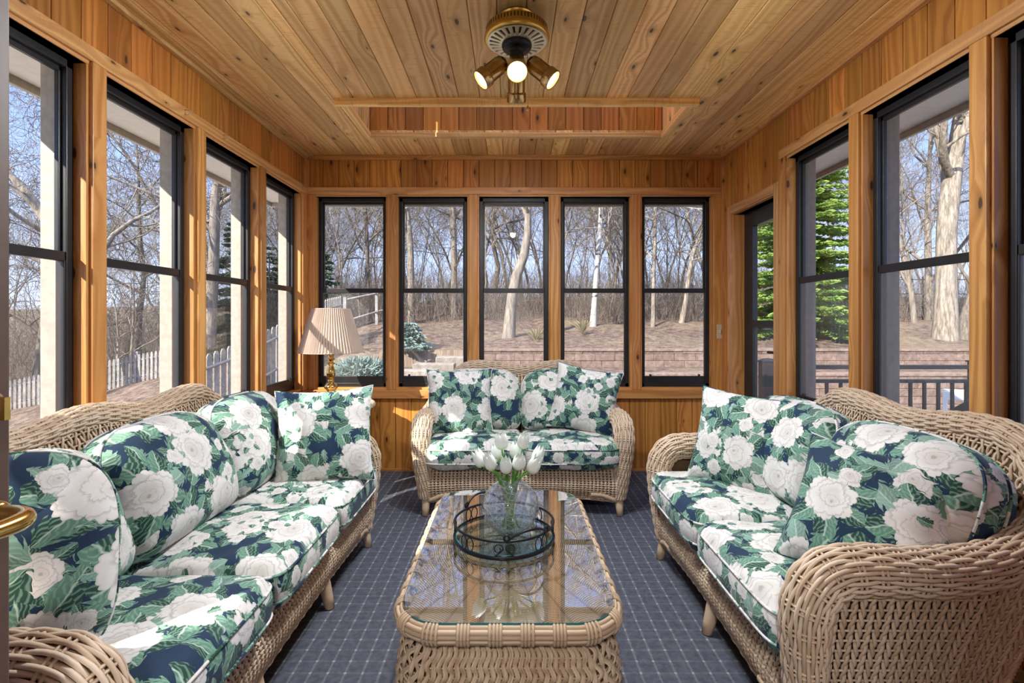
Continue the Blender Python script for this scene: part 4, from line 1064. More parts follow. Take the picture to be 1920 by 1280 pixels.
hs = np.linspace(0, 1, 8); G = np.array([[((lerp(.216, .128, t) + zz_ * lerp(.0066, .0042, t)) * math.cos(x_), (lerp(.216, .128, t) + zz_ * lerp(.0066, .0042, t)) * math.sin(x_), lerp(.362, .665, t)) for t in hs] for x_, zz_ in zip(a, zig)])
W = np.zeros(G.shape); W[..., 0] = hs[None]; W[..., 1] = a[:, None]
m.grid(G, W, closeu=True, smooth=False); m.build('lamp_shade', SHADE, lp)
m = MB()
for r_, z_ in ((.216, .362), (.128, .665)):
    P = np.array([(r_ * math.cos(t), r_ * math.sin(t), z_) for t in np.linspace(0, 2 * PI, 60)[:-1]]); m.tube(P, .003, 6, closed=True, cap=False)
m.build('shade_trim', SHADE, lp)
m = MB(); m.lathe([(0, .66), (.006, .662), (.009, .675), (.005, .688), (0, .69)], 16); m.tube([(-.125, 0, .655), (.125, 0, .655)], .002, 6); m.build('finial', BRASS, lp)
# ------------------------------------------------------------------ outdoors
def sstep(x, a, b): t = np.clip((x - a) / (b - a), 0, 1); return t * t * (3 - 2 * t)
def ground(Xv, Yv):
    Xv, Yv = np.asarray(Xv, float), np.asarray(Yv, float)
    hill = np.where(Yv < 26, .50 + .115 * (Yv - 11.2), 2.2 + .05 * (Yv - 26))
    east = sstep(Xv, -3.4, -2.4)
    terr = np.where(Yv < 9.6, -.5, np.where(Yv < 11.15, .12, hill))
    smooth = -.55 + (hill + .55) * sstep(Yv, 6.5, 12.5)
    h = smooth * (1 - east) + terr * east
    fall = np.clip((-4.2 - Xv) * .20, 0, 2.4) * sstep(Yv, -30, 6)
    return h - fall
m = MB()
xs = np.concatenate([np.linspace(-95, -22, 26)[:-1], np.linspace(-22, 22, 133), np.linspace(22, 95, 26)[1:]])
ys = np.sort(np.concatenate([np.linspace(-8, 4, 10), np.arange(4.5, 30, .35), [9.58, 9.62, 11.13, 11.17], np.linspace(30, 130, 40)]))
Gx, Gy = np.meshgrid(xs, ys, indexing='ij')
gz = ground(Gx, Gy) + (.05 * np.sin(Gx * 1.9 + Gy) + .04 * np.sin(Gy * 2.7 - Gx * .8)) * sstep(Gy, 11.3, 13)
m.grid(np.stack([Gx, Gy, gz], -1)); struct(m.build('ground', MULCH))
# block retaining walls
def blockwall(name, label, x0, x1, Y, z0, z1, course, seed):
    m = MB(); r = np.random.default_rng(seed); z = z0; row = 0
    while z < z1 - .02:
        x = x0 - r.random() * .3; zt = min(z + course, z1)
        while x < x1:
            L = .42 + .06 * r.random(); j = .018 * r.random()
            m.box(max(x, x0) + .003, min(x + L, x1), Y - .02 - j - .0 * row, Y + .26, z + .002, zt - .002, ax=0, rnd=r.random()); x += L
        z = zt; row += 1
    m.box(x0 - .03, x1 + .03, Y - .055, Y + .28, z1, z1 + .055, ax=0, rnd=.3)
    return tag(m.build(name, STONE, bevel=.012), label, 'retaining wall')
blockwall('retaining_wall', 'upper reddish block retaining wall with a flat cap below the wooded slope', -1.0, 15, 11.15, -.2, .475, .155, 3)
blockwall('retaining_wall', 'lower reddish block retaining wall in front of the mulch bed', -.6, 15, 9.6, -.6, .09, .15, 4)
for k, (px, py, w_) in enumerate(((862, 668, .62), (822, 681, .62), (785, 693, .66))):
    X_, Y_, Z_ = at(px, py, 9.9 - k * .55); m = MB(); m.box(X_ - w_ / 2 - .15, X_ + w_ / 2, Y_ - .16, Y_ + .2, Z_ - .30, Z_, ax=0)
    tag(m.build('stone_step', CONCRETE, bevel=.015), ['uppermost', 'middle', 'lowest'][k] + ' of the stone steps beside the block wall', 'step', 'stone steps down the garden slope')
# concrete bench
X_, Y_, _ = at(814, 640, 13.2); gb = float(ground(X_, Y_)); zt = ZC - (635 - 601) * Y_ / FPX
be = thing('garden_bench', 'small pale concrete bench standing on the mulch slope', 'bench', (X_, Y_, zt), .5)
m = MB(); m.box(-.36, .36, -.14, .14, -.07, 0, ax=0); m.build('seat', CONCRETE, be, bevel=.012)
for s_ in (-.22, .22): m = MB(); m.box(s_ - .06, s_ + .06, -.11, .11, gb - zt - .05, -.068); m.build('leg', CONCRETE, be, bevel=.012)
# picket fences
def fence(name, label, pts, hgt, pitch, w_, rail=True):
    root = thing(name, label, 'fence', (0, 0, 0)); P = spline([(a, b, 0) for a, b in pts], step=pitch); m = MB()
    d = np.gradient(P[:, :2], axis=0); d /= np.linalg.norm(d, axis=1, keepdims=True)
    for p, t in zip(P, d):
        z0 = float(ground(p[0], p[1])) - .1; z1 = z0 + hgt + .1; n_ = np.array([-t[1], t[0]]) * .012; q = t * w_ / 2; r_ = rng.random()
        pr_ = np.array([[-1, z0], [1, z0], [1, z1 - .05], [.45, z1], [-.45, z1], [-1, z1 - .05]])
        A_ = np.array([[p[0] + q[0] * a + n_[0], p[1] + q[1] * a + n_[1], b] for a, b in pr_]); B_ = A_ - np.array([2 * n_[0], 2 * n_[1], 0])
        m.add(np.concatenate([A_, B_]), [[0, 1, 2, 3, 4, 5]], r_, smooth=False)
        m.F.append(np.array([[11, 10, 9, 8, 7, 6]]) + m.n - 12); m.M.append(0); m.smooth.append(False)
        m.F.append(np.array([[i, (i + 6), (i + 1) % 6 + 6, (i + 1) % 6] for i in range(6)]) + m.n - 12); m.M.append(0); m.smooth.append(False)
    m.build('picket_panel', FENCEW, root)
    step = max(1, int(1.8 / pitch))
    for i in range(0, len(P), step):
        p, t = P[i], d[i]; z0 = float(ground(p[0], p[1])); n_ = np.array([-t[1], t[0]]) * .07
        m = MB(); m.box(-.05, .05, -.05, .05, z0 - .2, z0 + hgt + .08); o = m.build('post', FENCEW, root, loc=(p[0] + n_[0], p[1] + n_[1], 0), bevel=.01)
    for hz_ in (.25, .8):
        m = MB(); Q_ = P[::2].copy(); Q_[:, 2] = ground(Q_[:, 0], Q_[:, 1]) + hgt * hz_; n2 = d[::2]; Q_[:, 0] -= n2[:, 1] * .03 * -1; Q_[:, 1] += n2[:, 0] * .03; m.tube(Q_, .03, 4); m.build('rail', FENCEW, root)
    return root
fence('picket_fence', 'weathered grey picket fence climbing the slope beyond the left back corner', [(-5.35, 8.0), (-4.9, 9.3), (-4.55, 11), (-4.45, 13)], 1.15, .135, .095)
fence('picket_fence', 'low whitish picket fence far off in the garden, beyond the two nearest left windows', [(-14.5, 11.6), (-12.5, 12), (-10.5, 12.2), (-8.3, 12.2)], .72, .105, .06)
pr_ = thing('rail_fence', 'plain sloping rail fence running uphill behind the brass lamp', 'fence', (0, 0, 0))
for a_ in (0, 1, 2, 3):
    X_, Y_ = -4.4 + .25 * a_, 13.2 + 2.2 * a_; z0 = float(ground(X_, Y_)); m = MB(); m.box(-.04, .04, -.04, .04, -.2, 1.1); m.build('post', FENCEW, pr_, loc=(X_, Y_, z0))
for hz_ in (.45, 1.02):
    m = MB(); m.tube([(-4.4 + .25 * a_, 13.2 + 2.2 * a_, float(ground(-4.4 + .25 * a_, 13.2 + 2.2 * a_)) + hz_) for a_ in (0, 1, 2, 3)], .035, 4); m.build('rail', FENCEW, pr_)
# deck, railing, patio chairs on the right
m = MB()
for k in range(int(3.6 / .14)): m.box(XR + .2, 6.2, 1.0 + k * .14, 1.0 + k * .14 + .134, -.2, -.16, ax=0)
struct(m.build('floor_deck', DECK, bevel=.003))
ra = thing('deck_railing', 'black metal railing with slim balusters along the edge of the deck', 'railing', (0, 4.5, -.16))
RX0 = 2.33; zr = lambda py: ZC - (py - 601) * 4.5 / FPX + .16
for X_ in (RX0, 4.25, 6.1):
    m = MB(); m.box(X_ - .055, X_ + .055, -.055, .055, 0, zr(679)); m.box(X_ - .065, X_ + .065, -.065, .065, zr(679), zr(676)); m.lathe([(.09, zr(676)), (.05, zr(672)), (0, zr(671))], 4, (X_, 0, 0)); m.build('post', RAILM, ra)
for nm, py, hh in (('top_rail', 684, .036), ('sub_rail', 711, .03), ('bottom_rail', 775, .03)):
    m = MB(); m.box(RX0 + .05, 6.1, -.03, .03, zr(py) - hh, zr(py), ax=0); m.build(nm, RAILM, ra, bevel=.004)
x = RX0 + .16
while x < 6.05:
    m = MB(); m.box(x - .011, x + .011, -.011, .011, zr(775), zr(711) - .02); m.build('baluster', RAILM, ra); x += .1265
ch = thing('patio_chair', 'dark woven patio chair back showing outside the right window above the loveseat', 'chair', (2.36, 3.0, -.16), -2.2)
m = MB()
def SC_(u, v):
    x = lerp(-.30, .30, u); z = .40 + .50 * v * (1 - .35 * (2 * u - 1) ** 2); y = .25 + .14 * v - .16 * (2 * u - 1) ** 2; return np.stack([x + 0 * v, y, z], -1)
panel(m, SC_, 30, 16, rw=.007, flip=-1); m.build('backrest', WICKER_DARK, ch, mat_extra=[WICKER_DARK])
m = MB(); m.tube([tuple(SC_(np.float64(t), np.float64(1.))) for t in np.linspace(0, 1, 20)], .018, 8); m.build('top_rail', WICKER_DARK, ch)
m = MB(); m.box(-.28, .28, -.25, .22, .36, .42); m.build('seat', WICKER_DARK, ch, bevel=.02)
for a_, b_ in ((-.25, -.22), (.25, -.22), (-.25, .2), (.25, .2)): m = MB(); m.tube([(a_, b_, .38), (a_ * 1.05, b_ * 1.05, 0)], .018, 8); m.build('leg', WICKER_DARK, ch)
wc = thing('white_chair', 'white plastic garden chair past the railing at the right window edge', 'chair', (4.62, 4.9, -.5), -.6)
WHITE = plain('white_plastic', (.72, .74, .78), .4, 0, .02)
for nm, bx in (('seat', (-.22, .22, -.22, .22, .40, .43)), ('top_slat', (-.24, .24, .2, .23, .84, .95)), ('mid_slat', (-.22, .22, .2, .23, .58, .66))): m = MB(); m.box(*bx, ax=0); m.build(nm, WHITE, wc, bevel=.01)
for a_, b_, t_ in ((-.21, -.2, .64), (.21, -.2, .64), (-.22, .215, .93), (.22, .215, .93)): m = MB(); m.box(a_ - .018, a_ + .018, b_ - .018, b_ + .018, 0, t_); m.build('leg', WHITE, wc, bevel=.006)
for a_ in (-.21, .21): m = MB(); m.box(a_ - .02, a_ + .02, -.22, .22, .62, .65, ax=1); m.build('armrest', WHITE, wc, bevel=.008)

# ---- bare trees
def rot_about(v, k, a): return v * math.cos(a) + np.cross(k, v) * math.sin(a) + k * k.dot(v) * (1 - math.cos(a))
class Tree:
    def __init__(s, seed): s.r = np.random.default_rng(seed); s.L = {}
    def put(s, P, R, sides): s.L.setdefault((len(P), sides), []).append((P, R))
    def limb(s, p, d, L, rad, lev, counts, minr, up, ang, curv):
        n = (12, 8, 6, 4, 4)[lev]; P = [p]; dd = d / np.linalg.norm(d)
        for i in range(n - 1):
            dd = dd + s.r.normal(0, curv * (1 + .35 * lev), 3) + np.array([0, 0, up]); dd /= np.linalg.norm(dd); P.append(P[-1] + dd * L / (n - 1))
        P = np.array(P); t = np.linspace(0, 1, n); R = np.maximum(rad * (1 - .72 * t), minr); s.put(P, R, (10, 6, 4, 3, 3)[lev]); s.kids(P, R, L, lev, counts, minr, up, ang, curv)
    def kids(s, P, R, L, lev, counts, minr, up, ang, curv, bare=.22):
        if lev >= len(counts): return
        n = len(P); tl = np.linspace(bare if lev == 0 else .12, 1, counts[lev] + 1)[1:]
        for tq in tl:
            tq = min(1, max(.05, tq + s.r.normal(0, .04))); f = tq * (n - 1); i = min(int(f), n - 2); p = P[i] + (P[i + 1] - P[i]) * (f - i); T = P[i + 1] - P[i]; T /= np.linalg.norm(T)
            k = np.cross(T, s.r.normal(0, 1, 3)); k /= np.linalg.norm(k); d = rot_about(T, k, ang * s.r.uniform(.6, 1.35))
            s.limb(p, d, L * s.r.uniform(.34, .62) * (1.15 - .55 * tq if lev == 0 else 1), R[i] * s.r.uniform(.40, .58), lev + 1, counts, minr, up, ang, curv)
    def mesh(s, name, mat, parent=None, **kw):
        m = MB()
        for (n, sides), lst in s.L.items():
            P = np.stack([a for a, b in lst]); R = np.stack([b for a, b in lst]); N = np.tile(s.r.normal(0, 1, 3), (len(P), n, 1)); m.tubes(P, N, R, sides=sides)
        return m.build(name, mat, parent, **kw)
def make_tree(seed, H, r0, counts, lean=(0, 0), up=.05, ang=.75, curv=.06, minr=.007, trunk=None, rr=None, bare=.22):
    t = Tree(seed)
    if trunk is None:
        n = 12; d = np.array([lean[0], lean[1], 1.0]); d /= np.linalg.norm(d); P = [np.zeros(3)]
        for i in range(n - 1): d = d + t.r.normal(0, curv * 1.0, 3) * [1, 1, .2]; d /= np.linalg.norm(d); P.append(P[-1] + d * H / (n - 1))
        P = np.array(P); R = r0 * (1 - .78 * np.linspace(0, 1, n)); R[0] *= 1.35
    else: P = np.asarray(trunk, float); R = np.asarray(rr, float)
    P[0][2] -= .15
    t.put(P, R, 12); t.kids(P, R, H, 0, counts, minr, up, ang, curv, bare); return t
GT = 'bare trees of the woodland'
specs = [(101, 11, .075, (13, 5, 4, 4), .04, .66, .09), (102, 12, .10, (13, 5, 4, 4), .03, .75, .10), (103, 9, .055, (12, 5, 4, 3), .06, .55, .09), (104, 11, .11, (11, 5, 5, 4), .015, .9, .13), (105, 10, .07, (13, 5, 4, 3), .04, .6, .11), (106, 7.5, .042, (12, 5, 4, 3), .05, .65, .12)]
kinds = ['slim bare grey tree standing in the woodland', 'bare tree with upright limbs standing in the woodland', 'thin whippy bare tree standing in the woodland', 'spreading dark bare tree standing in the woodland', 'narrow bare grey tree with many twigs in the woodland', 'young bare crooked tree standing in the woodland']
protos = []
for k, (sd, H, r0, cnt, up, ang, cv) in enumerate(specs):
    o = make_tree(sd, H, r0, cnt, up=up, ang=ang, curv=cv, minr=.0048).mesh('bare_tree', (BARK, BARK_P, BARK_P, BARK, BARK, BARK_P)[k]); tag(o, kinds[k], 'tree', GT + ', kind %s' % 'abcdef'[k]); protos.append(o)
r2 = np.random.default_rng(55); placed = []; used = [0] * 6
def scatter(n, angs, dist, sc):
    c = 0; tries = 0
    while c < n and tries < 4000:
        tries += 1
        a = math.radians(r2.uniform(*angs)); D = r2.uniform(dist[0] ** .8, dist[1] ** .8) ** 1.25; X_, Y_ = D * math.sin(a), D * math.cos(a)
        if Y_ < 15.5 and X_ > -4: continue
        if any((X_ - a_) ** 2 + (Y_ - b_) ** 2 < .55 for a_, b_ in placed): continue
        placed.append((X_, Y_)); k = int(r2.integers(6)); s_ = r2.uniform(*sc); z = float(ground(X_, Y_)) - .05
        if not used[k]: o = protos[k]; used[k] = 1
        else: o = protos[k].copy(); COL.objects.link(o)
        o.location = (X_, Y_, z); o.rotation_euler = (0, 0, r2.uniform(0, 6.28)); o.scale = (s_,) * 3; c += 1
scatter(96, (-24, 24), (16, 36), (.5, .82))
scatter(50, (-62, -24), (18, 42), (.5, .85))
scatter(30, (24, 54), (21, 42), (.5, .85))
# individual trees the windows show
def solo(label, mat, o_args, loc, name='bare_tree'):
    o = make_tree(**o_args).mesh(name, mat); o.location = loc; return tag(o, label, 'tree')
def path_tree(pix, Y, widths, seed, counts, label, mat, name='bare_tree', zbase=None, ext=None, **kw):
    """trunk following picture points at one distance; widths in pixels"""
    pts = np.array([at(a, b, Y) for a, b in pix]); base = pts[0].copy(); rr = np.array(widths) * Y / FPX / 2
    sp = spline(np.column_stack([pts, rr]), 14); P = sp[:, :3] - base; P[:, 1] += .25 * np.sin(np.linspace(0, 2, 14)); t = make_tree(seed, np.linalg.norm(P[-1]), 0, counts, trunk=P, rr=sp[:, 3], **kw); o = t.mesh(name, mat); o.location = base; return tag(o, label, 'tree')
path_tree([(953, 640), (957, 590), (962, 545), (972, 505), (985, 470), (990, 430), (991, 380), (998, 320), (1004, 220), (1000, 100)], 13.1, [28, 21, 20, 19, 17, 14, 12, 10, 7, 3], 201, (10, 6, 4, 4), 'thick leaning grey tree in the middle far window', BARK, up=.03, ang=.9, curv=.1, bare=.3)
path_tree([(1111, 614), (1114, 580), (1117, 540), (1121, 490), (1126, 440), (1129, 395), (1132, 330), (1137, 240), (1140, 120)], 15.0, [15, 11, 9.5, 9, 9, 8.5, 7, 5, 2], 202, (13, 5, 4, 3), 'white birch with dark marks in the fourth far window', BIRCH, 'birch_tree', up=.0, ang=1.0, curv=.08, bare=.35)
path_tree([(1224, 608), (1226, 560), (1228, 500), (1231, 440), (1233, 380), (1236, 280), (1240, 180)], 15.5, [9, 7, 7, 6.5, 6, 5, 2], 203, (13, 6, 4, 4), 'slender pale tree in the rightmost far window', BARK_P, up=.02, ang=.95, curv=.11, bare=.25)
path_tree([(772, 600), (770, 540), (768, 470), (764, 420), (760, 385), (756, 320), (750, 200)], 17, [15, 13, 12, 11, 10, 8, 3], 204, (11, 5, 4, 4), 'straight grey tree at the left of the second far window', BARK, up=.03, ang=.8, curv=.09, bare=.35)
path_tree([(852, 600), (851, 520), (850, 460), (848, 400), (846, 340), (842, 240), (838, 120)], 18, [14, 12, 12, 11, 10, 7, 3], 205, (11, 5, 4, 4), 'straight grey tree at the right of the second far window', BARK, up=.03, ang=.8, curv=.09, bare=.35)
path_tree([(925, 605), (928, 540), (934, 500), (924, 450), (926, 400), (922, 350), (926, 250), (930, 150)], 19, [13, 11, 9, 8, 7, 6, 5, 2], 206, (10, 6, 4, 4), 'crooked dark tree at the left of the middle far window', BARK_D, up=.03, ang=.8, curv=.12, bare=.2)
path_tree([(690, 600), (688, 520), (686, 460), (684, 420), (680, 370), (672, 300), (668, 180)], 18, [10, 8, 7, 7, 6, 5, 2], 207, (12, 6, 4, 4), 'dark forked tree in the leftmost far window', BARK_D, up=.02, ang=.8, curv=.12, bare=.2)
big_tree = path_tree([(1772, 655), (1776, 600), (1781, 520), (1786, 430), (1793, 370), (1803, 310), (1812, 250), (1822, 180), (1830, 60)], 12.6, [46, 38, 33, 31, 32, 28, 25, 21, 10], 208, (9, 6, 4, 4), 'big pale tree with a thick sunlit trunk outside the right windows', BARK_P, up=.02, ang=.8, curv=.1, bare=.5)
lb = path_tree([(1792, 380), (1797, 330), (1797, 285), (1789, 245), (1783, 215)], 12.6, [18, 20, 20, 17, 14], 209, (3, 5, 4), '', BARK_P, 'limb', up=.1, ang=.6, curv=.1, bare=.6)
for k_ in ('label', 'category'): del lb[k_]
lb.parent = big_tree; lb.location = lb.location - big_tree.location + Vector((0, .17, 0))
path_tree([(1812, 640), (1818, 600), (1830, 570), (1850, 520), (1880, 470)], 12.9, [24, 20, 17, 13, 8], 210, (8, 5, 4), 'dark leaning trunk close behind the big pale tree', BARK_D, up=.04, ang=.8, curv=.12, bare=.5)
path_tree([(1744, 625), (1746, 540), (1748, 450), (1750, 380), (1754, 300), (1760, 180)], 17, [13, 12, 11, 10, 7, 3], 211, (13, 5, 4, 4), 'twisting grey tree left of the big pale tree outside the right windows', BARK, up=.05, ang=.7, curv=.1, bare=.2)
path_tree([(1716, 625), (1714, 560), (1706, 500), (1694, 440), (1684, 380), (1676, 280)], 16, [11, 9, 8, 7, 6, 2], 212, (13, 5, 4, 4), 'thin leaning tree by the frame of the second right window', BARK, up=.05, ang=.7, curv=.1, bare=.2)
path_tree([(392, 640), (393, 560), (394, 480), (394, 410), (396, 360), (402, 310), (410, 240)], 14.5, [24, 21, 19, 18, 17, 13, 7], 213, (11, 6, 5, 4), 'stout grey oak beyond the third left window', BARK, 'oak_tree', up=-.01, ang=1.0, curv=.16, bare=.45)
path_tree([(166, 725), (138, 575), (100, 455), (58, 392), (25, 350), (-30, 290), (-80, 200)], 11.5, [28, 25, 22, 19, 16, 11, 6], 214, (7, 5, 4, 3), 'thick leaning tree crossing the nearest left window', BARK, up=.01, ang=.9, curv=.14, bare=.15)
path_tree([(258, 690), (256, 600), (262, 520), (252, 430), (250, 340), (246, 250)], 17, [13, 11, 9, 7, 5, 2], 215, (14, 6, 4, 4), 'straight bare tree with level branches beyond the second left window', BARK_D, up=-.02, ang=1.2, curv=.1, bare=.25)
path_tree([(243, 705), (242, 660), (240, 600), (238, 540), (236, 470)], 13.5, [6, 5, 4, 3, 1.5], 216, (12, 5, 4), 'young pale sapling with fine rising twigs beyond the second left window', BARK_P, 'sapling', up=.04, ang=.8, curv=.1, bare=.1, minr=.005)
path_tree([(215, 712), (212, 660), (206, 610), (200, 560)], 12.5, [6, 5, 3.5, 2], 217, (12, 5, 4), 'small pale sapling close to the post beside the second left window', BARK_P, 'sapling', up=.04, ang=.8, curv=.1, bare=.1, minr=.005)
path_tree([(70, 700), (74, 620), (80, 560), (92, 500), (90, 420)], 15, [16, 15, 12, 9, 4], 218, (12, 6, 4, 4), 'dark trunk with tangled branches low in the nearest left window', BARK_D, up=.03, ang=.8, curv=.15, bare=.1)
path_tree([(512, 640), (514, 560), (516, 500), (520, 440), (524, 360)], 20, [10, 9, 7, 5, 2], 219, (14, 6, 4, 4), 'fine-twigged tree beyond the fourth left window', BARK_D, up=.02, ang=.8, curv=.13, bare=.1)
# undergrowth nobody could count
def brush(name, n, xr, yr, hr, seed, rad=.0055):
    r = np.random.default_rng(seed); X_ = r.uniform(*xr, n); Y_ = yr[0] + (yr[1] - yr[0]) * r.random(n) ** 1.2; h = r.uniform(*hr, n) * r.uniform(.6, 1, n)
    b = np.stack([X_, Y_, ground(X_, Y_) - .05], 1); l = r.normal(0, .16, (n, 3)); l[:, 2] = 1; t = np.linspace(0, 1, 5)[None, :, None]; bend = r.normal(0, .28, (n, 1, 3)) * [1, 1, .25]
    P = b[:, None] + l[:, None] * t * h[:, None, None] + bend * (t ** 2) * h[:, None, None] + r.normal(0, .02, (n, 5, 3)) * (t > 0)
    # side twigs
    k = r.integers(1, 4, (n, 2)); base2 = np.stack([P[np.arange(n), k[:, j]] for j in (0, 1)], 1).reshape(-1, 3); d2 = r.normal(0, .30, (2 * n, 3)) + [0, 0, .30]; hh = np.repeat(h, 2)[:, None]
    P2 = base2[:, None] + d2[:, None] * np.linspace(0, 1, 3)[None, :, None] * hh[:, None] * .8
    m = MB(); m.tubes(P, np.tile([1., 0, 0], (n, 5, 1)), rad * (1.5 - np.linspace(0, 1, 5))[None] * np.ones((n, 1)), sides=3); m.tubes(P2, np.tile([1., .2, 0], (2 * n, 3, 1)), rad * .6, sides=3)
    o = m.build(name, BRUSHM); o['kind'] = 'stuff'; o['label'] = 'dense leafless undergrowth at the foot of the woods'; return o
brush('undergrowth', 5200, (-9, 15), (16.5, 26), (.9, 2.6), 301)
brush('undergrowth_thicket', 3000, (-24, -6), (16, 27), (1.2, 3.4), 302, .007)
brush('undergrowth_slope', 1500, (8, 26), (17, 26), (.7, 2.2), 303)
# dry grass clumps on the bank
for k, (px, py, Y) in enumerate(((1005, 634, 12.4), (1093, 616, 14.0))):
    X_, Y_, Z_ = at(px, py, Y); g_ = 60; r = np.random.default_rng(400 + k); d = r.normal(0, .35, (g_, 3)); d[:, 2] = 1; t = np.linspace(0, 1, 4)[None, :, None]; Z_ = float(ground(X_, Y_))
    P = d[:, None] * t * r.uniform(.25, .42, (g_, 1, 1)) + d[:, None] * [1, 1, -.3] * t ** 2 * .15; m = MB(); m.tubes(P, np.tile([1., 0, 0], (g_, 4, 1)), .007, .003, sides=4)
    tag(m.build('grass_clump', GRASSM, loc=(X_, Y_, Z_)), 'straw-coloured ornamental grass clump ' + ('by the leaning tree' if k == 0 else 'at the foot of the white birch'), 'grass clump')
# ---- conifers
def conifer(name, label, loc, H, R, mat, seed, whorls, per, droop=.25, bottom=.02):
    r = np.random.default_rng(seed); e = thing(name, label, 'evergreen', loc); m = MB(); m.tube([(0, 0, -.2), (0, 0, H * .95)], np.array([R * .07, .01]), 8); m.build('trunk', BARK_D, e)
    Vv, Ff, Ww = [], [], []; n0 = 0
    for w_ in range(whorls):
        t = (w_ + r.random() * .6) / whorls; z = H * (bottom + (1 - bottom) * t); L0 = R * (1 - t) ** .85 + .05
        for b_ in range(max(4, int(per * (1 - .6 * t)))):
            a = r.uniform(0, 2 * PI); L = L0 * r.uniform(.65, 1.12); h = np.array([math.cos(a), math.sin(a), 0]); sd = np.array([-h[1], h[0], 0]); ns = max(3, int(L / .11))
            for q in range(ns):
                f = (q + .6) / ns; c = h * L * f + np.array([0, 0, z - droop * L * f + .12 * L * f ** 3])
                for sg in (-1, 1, 0):
                    dv = h * (.5 if sg else 1.) + sd * sg * .75 + np.array([0, 0, r.uniform(-.32, .18)]); ln = .17 * (1.15 - .5 * f) * r.uniform(.7, 1.3) * (1 + L * .35); dv /= np.linalg.norm(dv); pv = np.cross(dv, [0, 0, 1]) ; pv /= np.linalg.norm(pv) + 1e-9; wd = ln * .22; rn = r.random()
                    for tw in (0, 1):
                        pw = pv if tw == 0 else np.cross(dv, pv)
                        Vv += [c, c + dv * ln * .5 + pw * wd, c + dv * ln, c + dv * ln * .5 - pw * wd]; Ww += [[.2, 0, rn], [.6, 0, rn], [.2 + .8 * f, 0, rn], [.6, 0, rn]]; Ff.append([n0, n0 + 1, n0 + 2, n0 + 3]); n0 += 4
    m = MB(); m.add(Vv, Ff, Ww, smooth=False); m.build('foliage', mat, e); return e
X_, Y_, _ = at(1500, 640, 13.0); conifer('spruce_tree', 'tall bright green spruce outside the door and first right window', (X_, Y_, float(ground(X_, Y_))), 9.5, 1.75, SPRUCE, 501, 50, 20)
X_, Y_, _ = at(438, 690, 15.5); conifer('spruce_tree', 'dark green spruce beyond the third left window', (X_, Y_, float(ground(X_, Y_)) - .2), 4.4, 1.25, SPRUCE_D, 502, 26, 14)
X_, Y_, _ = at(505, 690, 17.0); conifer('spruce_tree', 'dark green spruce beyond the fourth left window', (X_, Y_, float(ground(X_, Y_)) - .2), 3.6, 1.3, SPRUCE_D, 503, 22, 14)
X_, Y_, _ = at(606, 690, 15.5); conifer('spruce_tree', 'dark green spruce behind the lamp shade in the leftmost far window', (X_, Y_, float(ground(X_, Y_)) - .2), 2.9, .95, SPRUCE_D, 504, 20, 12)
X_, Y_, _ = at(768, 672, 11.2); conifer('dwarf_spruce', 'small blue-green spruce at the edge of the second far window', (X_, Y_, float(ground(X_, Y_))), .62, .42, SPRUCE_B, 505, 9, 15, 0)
def mound(name, label, loc, R, H, seed):
    r = np.random.default_rng(seed); n = 1500; a = r.uniform(0, 2 * PI, n); q = np.arccos(r.uniform(0.02, 1, n)); s_ = r.uniform(.75, 1.05, n)
    c = np.stack([R * np.sin(q) * np.cos(a) * s_, R * np.sin(q) * np.sin(a) * s_, H * np.cos(q) * s_], 1); d = c / np.linalg.norm(c, axis=1, keepdims=True) + r.normal(0, .55, (n, 3)); d /= np.linalg.norm(d, axis=1, keepdims=True)
    m = MB(); t = np.array([0, .4, 1])[None, :, None]; P = c[:, None] + d[:, None] * t * r.uniform(.05, .11, (n, 1, 1)); m.tubes(P, np.tile([1., .3, 0], (n, 3, 1)), np.array([[.010, .014, .003]]) * np.ones((n, 1)), sides=5)
    o = m.build(name, SPRUCE_B, loc=loc); return tag(o, label, 'shrub')
X_, Y_, Z_ = at(676, 712, 6.6); mound('blue_spruce_shrub', 'rounded pale blue-green shrub below the leftmost far window', (X_, Y_, Z_ - .02), .40, .27, 506)
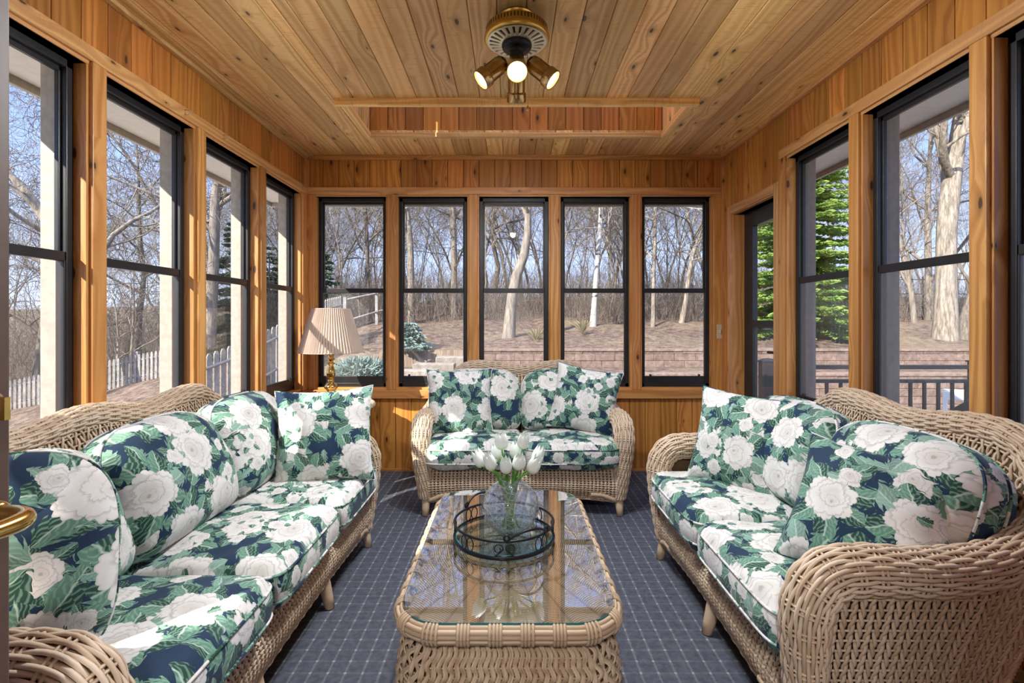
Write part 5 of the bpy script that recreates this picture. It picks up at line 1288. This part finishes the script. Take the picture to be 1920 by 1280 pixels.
# wire fence behind the big tree
wf = thing('wire_fence', 'thin dark wire fence with posts at the foot of the right-hand woods', 'fence', (0, 0, 0))
fz = lambda X__, Y__: float(ground(X__, Y__))
for k in range(5): X_ = 9.5 + k * 2.4; m = MB(); m.tube([(X_, 17.2, fz(X_, 17.2) - .1), (X_, 17.2, fz(X_, 17.2) + 1.5)], .03, 6); m.build('post', BLACKMETAL, wf)
for h in (.1, .5, .9, 1.4): m = MB(); m.tube([(9.5, 17.2, fz(9.5, 17.2) + h), (19.1, 17.2, fz(19.1, 17.2) + h)], .012, 4); m.build('wire', BLACKMETAL, wf)
SKY, SUN, EXPO = 1.35, 5.6, 1.08
# ------------------------------------------------------------------ light
w = bpy.data.worlds.new('sky'); SC.world = w; w.use_nodes = True; nt = w.node_tree
for n in list(nt.nodes):
    if n.type == 'BACKGROUND': bg = n
tc = nt.nodes.new('ShaderNodeTexCoord'); sx = nt.nodes.new('ShaderNodeSeparateXYZ'); nt.links.new(tc.outputs['Generated'], sx.inputs[0])
cr = nt.nodes.new('ShaderNodeValToRGB'); nt.links.new(sx.outputs[2], cr.inputs[0])
e = cr.color_ramp.elements
e[0].position = 0; e[0].color = (.42, .47, .58, 1); e[1].position = .8; e[1].color = (.16, .27, .55, 1)
a = cr.color_ramp.elements.new(.94); a.color = (1.9, 2.0, 2.2, 1); a = cr.color_ramp.elements.new(.12); a.color = (.31, .39, .58, 1); a = cr.color_ramp.elements.new(.38); a.color = (.155, .265, .56, 1)
nt.links.new(cr.outputs[0], bg.inputs[0]); bg.inputs[1].default_value = SKY
L = Vector((1, 1.1, -.92)).normalized()
sl = bpy.data.lights.new('sun', 'SUN'); sl.energy = SUN; sl.angle = .009; sl.color = (1, .93, .82)
so = bpy.data.objects.new('sun', sl); COL.objects.link(so); so.rotation_euler = L.to_track_quat('-Z', 'Y').to_euler(); so.location = (-20, -20, 20)
SC.view_settings.view_transform = 'Standard'; SC.view_settings.look = 'None'; SC.view_settings.gamma = 1
SC.view_settings.exposure = EXPO; SC.view_settings.use_curve_mapping = False
SC.cycles.use_denoising = True
SC.cycles.max_bounces = 9; SC.cycles.diffuse_bounces = 5; SC.cycles.glossy_bounces = 5; SC.cycles.transparent_max_bounces = 16
SC.cycles.sample_clamp_indirect = 8; SC.cycles.caustics_reflective = False; SC.cycles.caustics_refractive = False
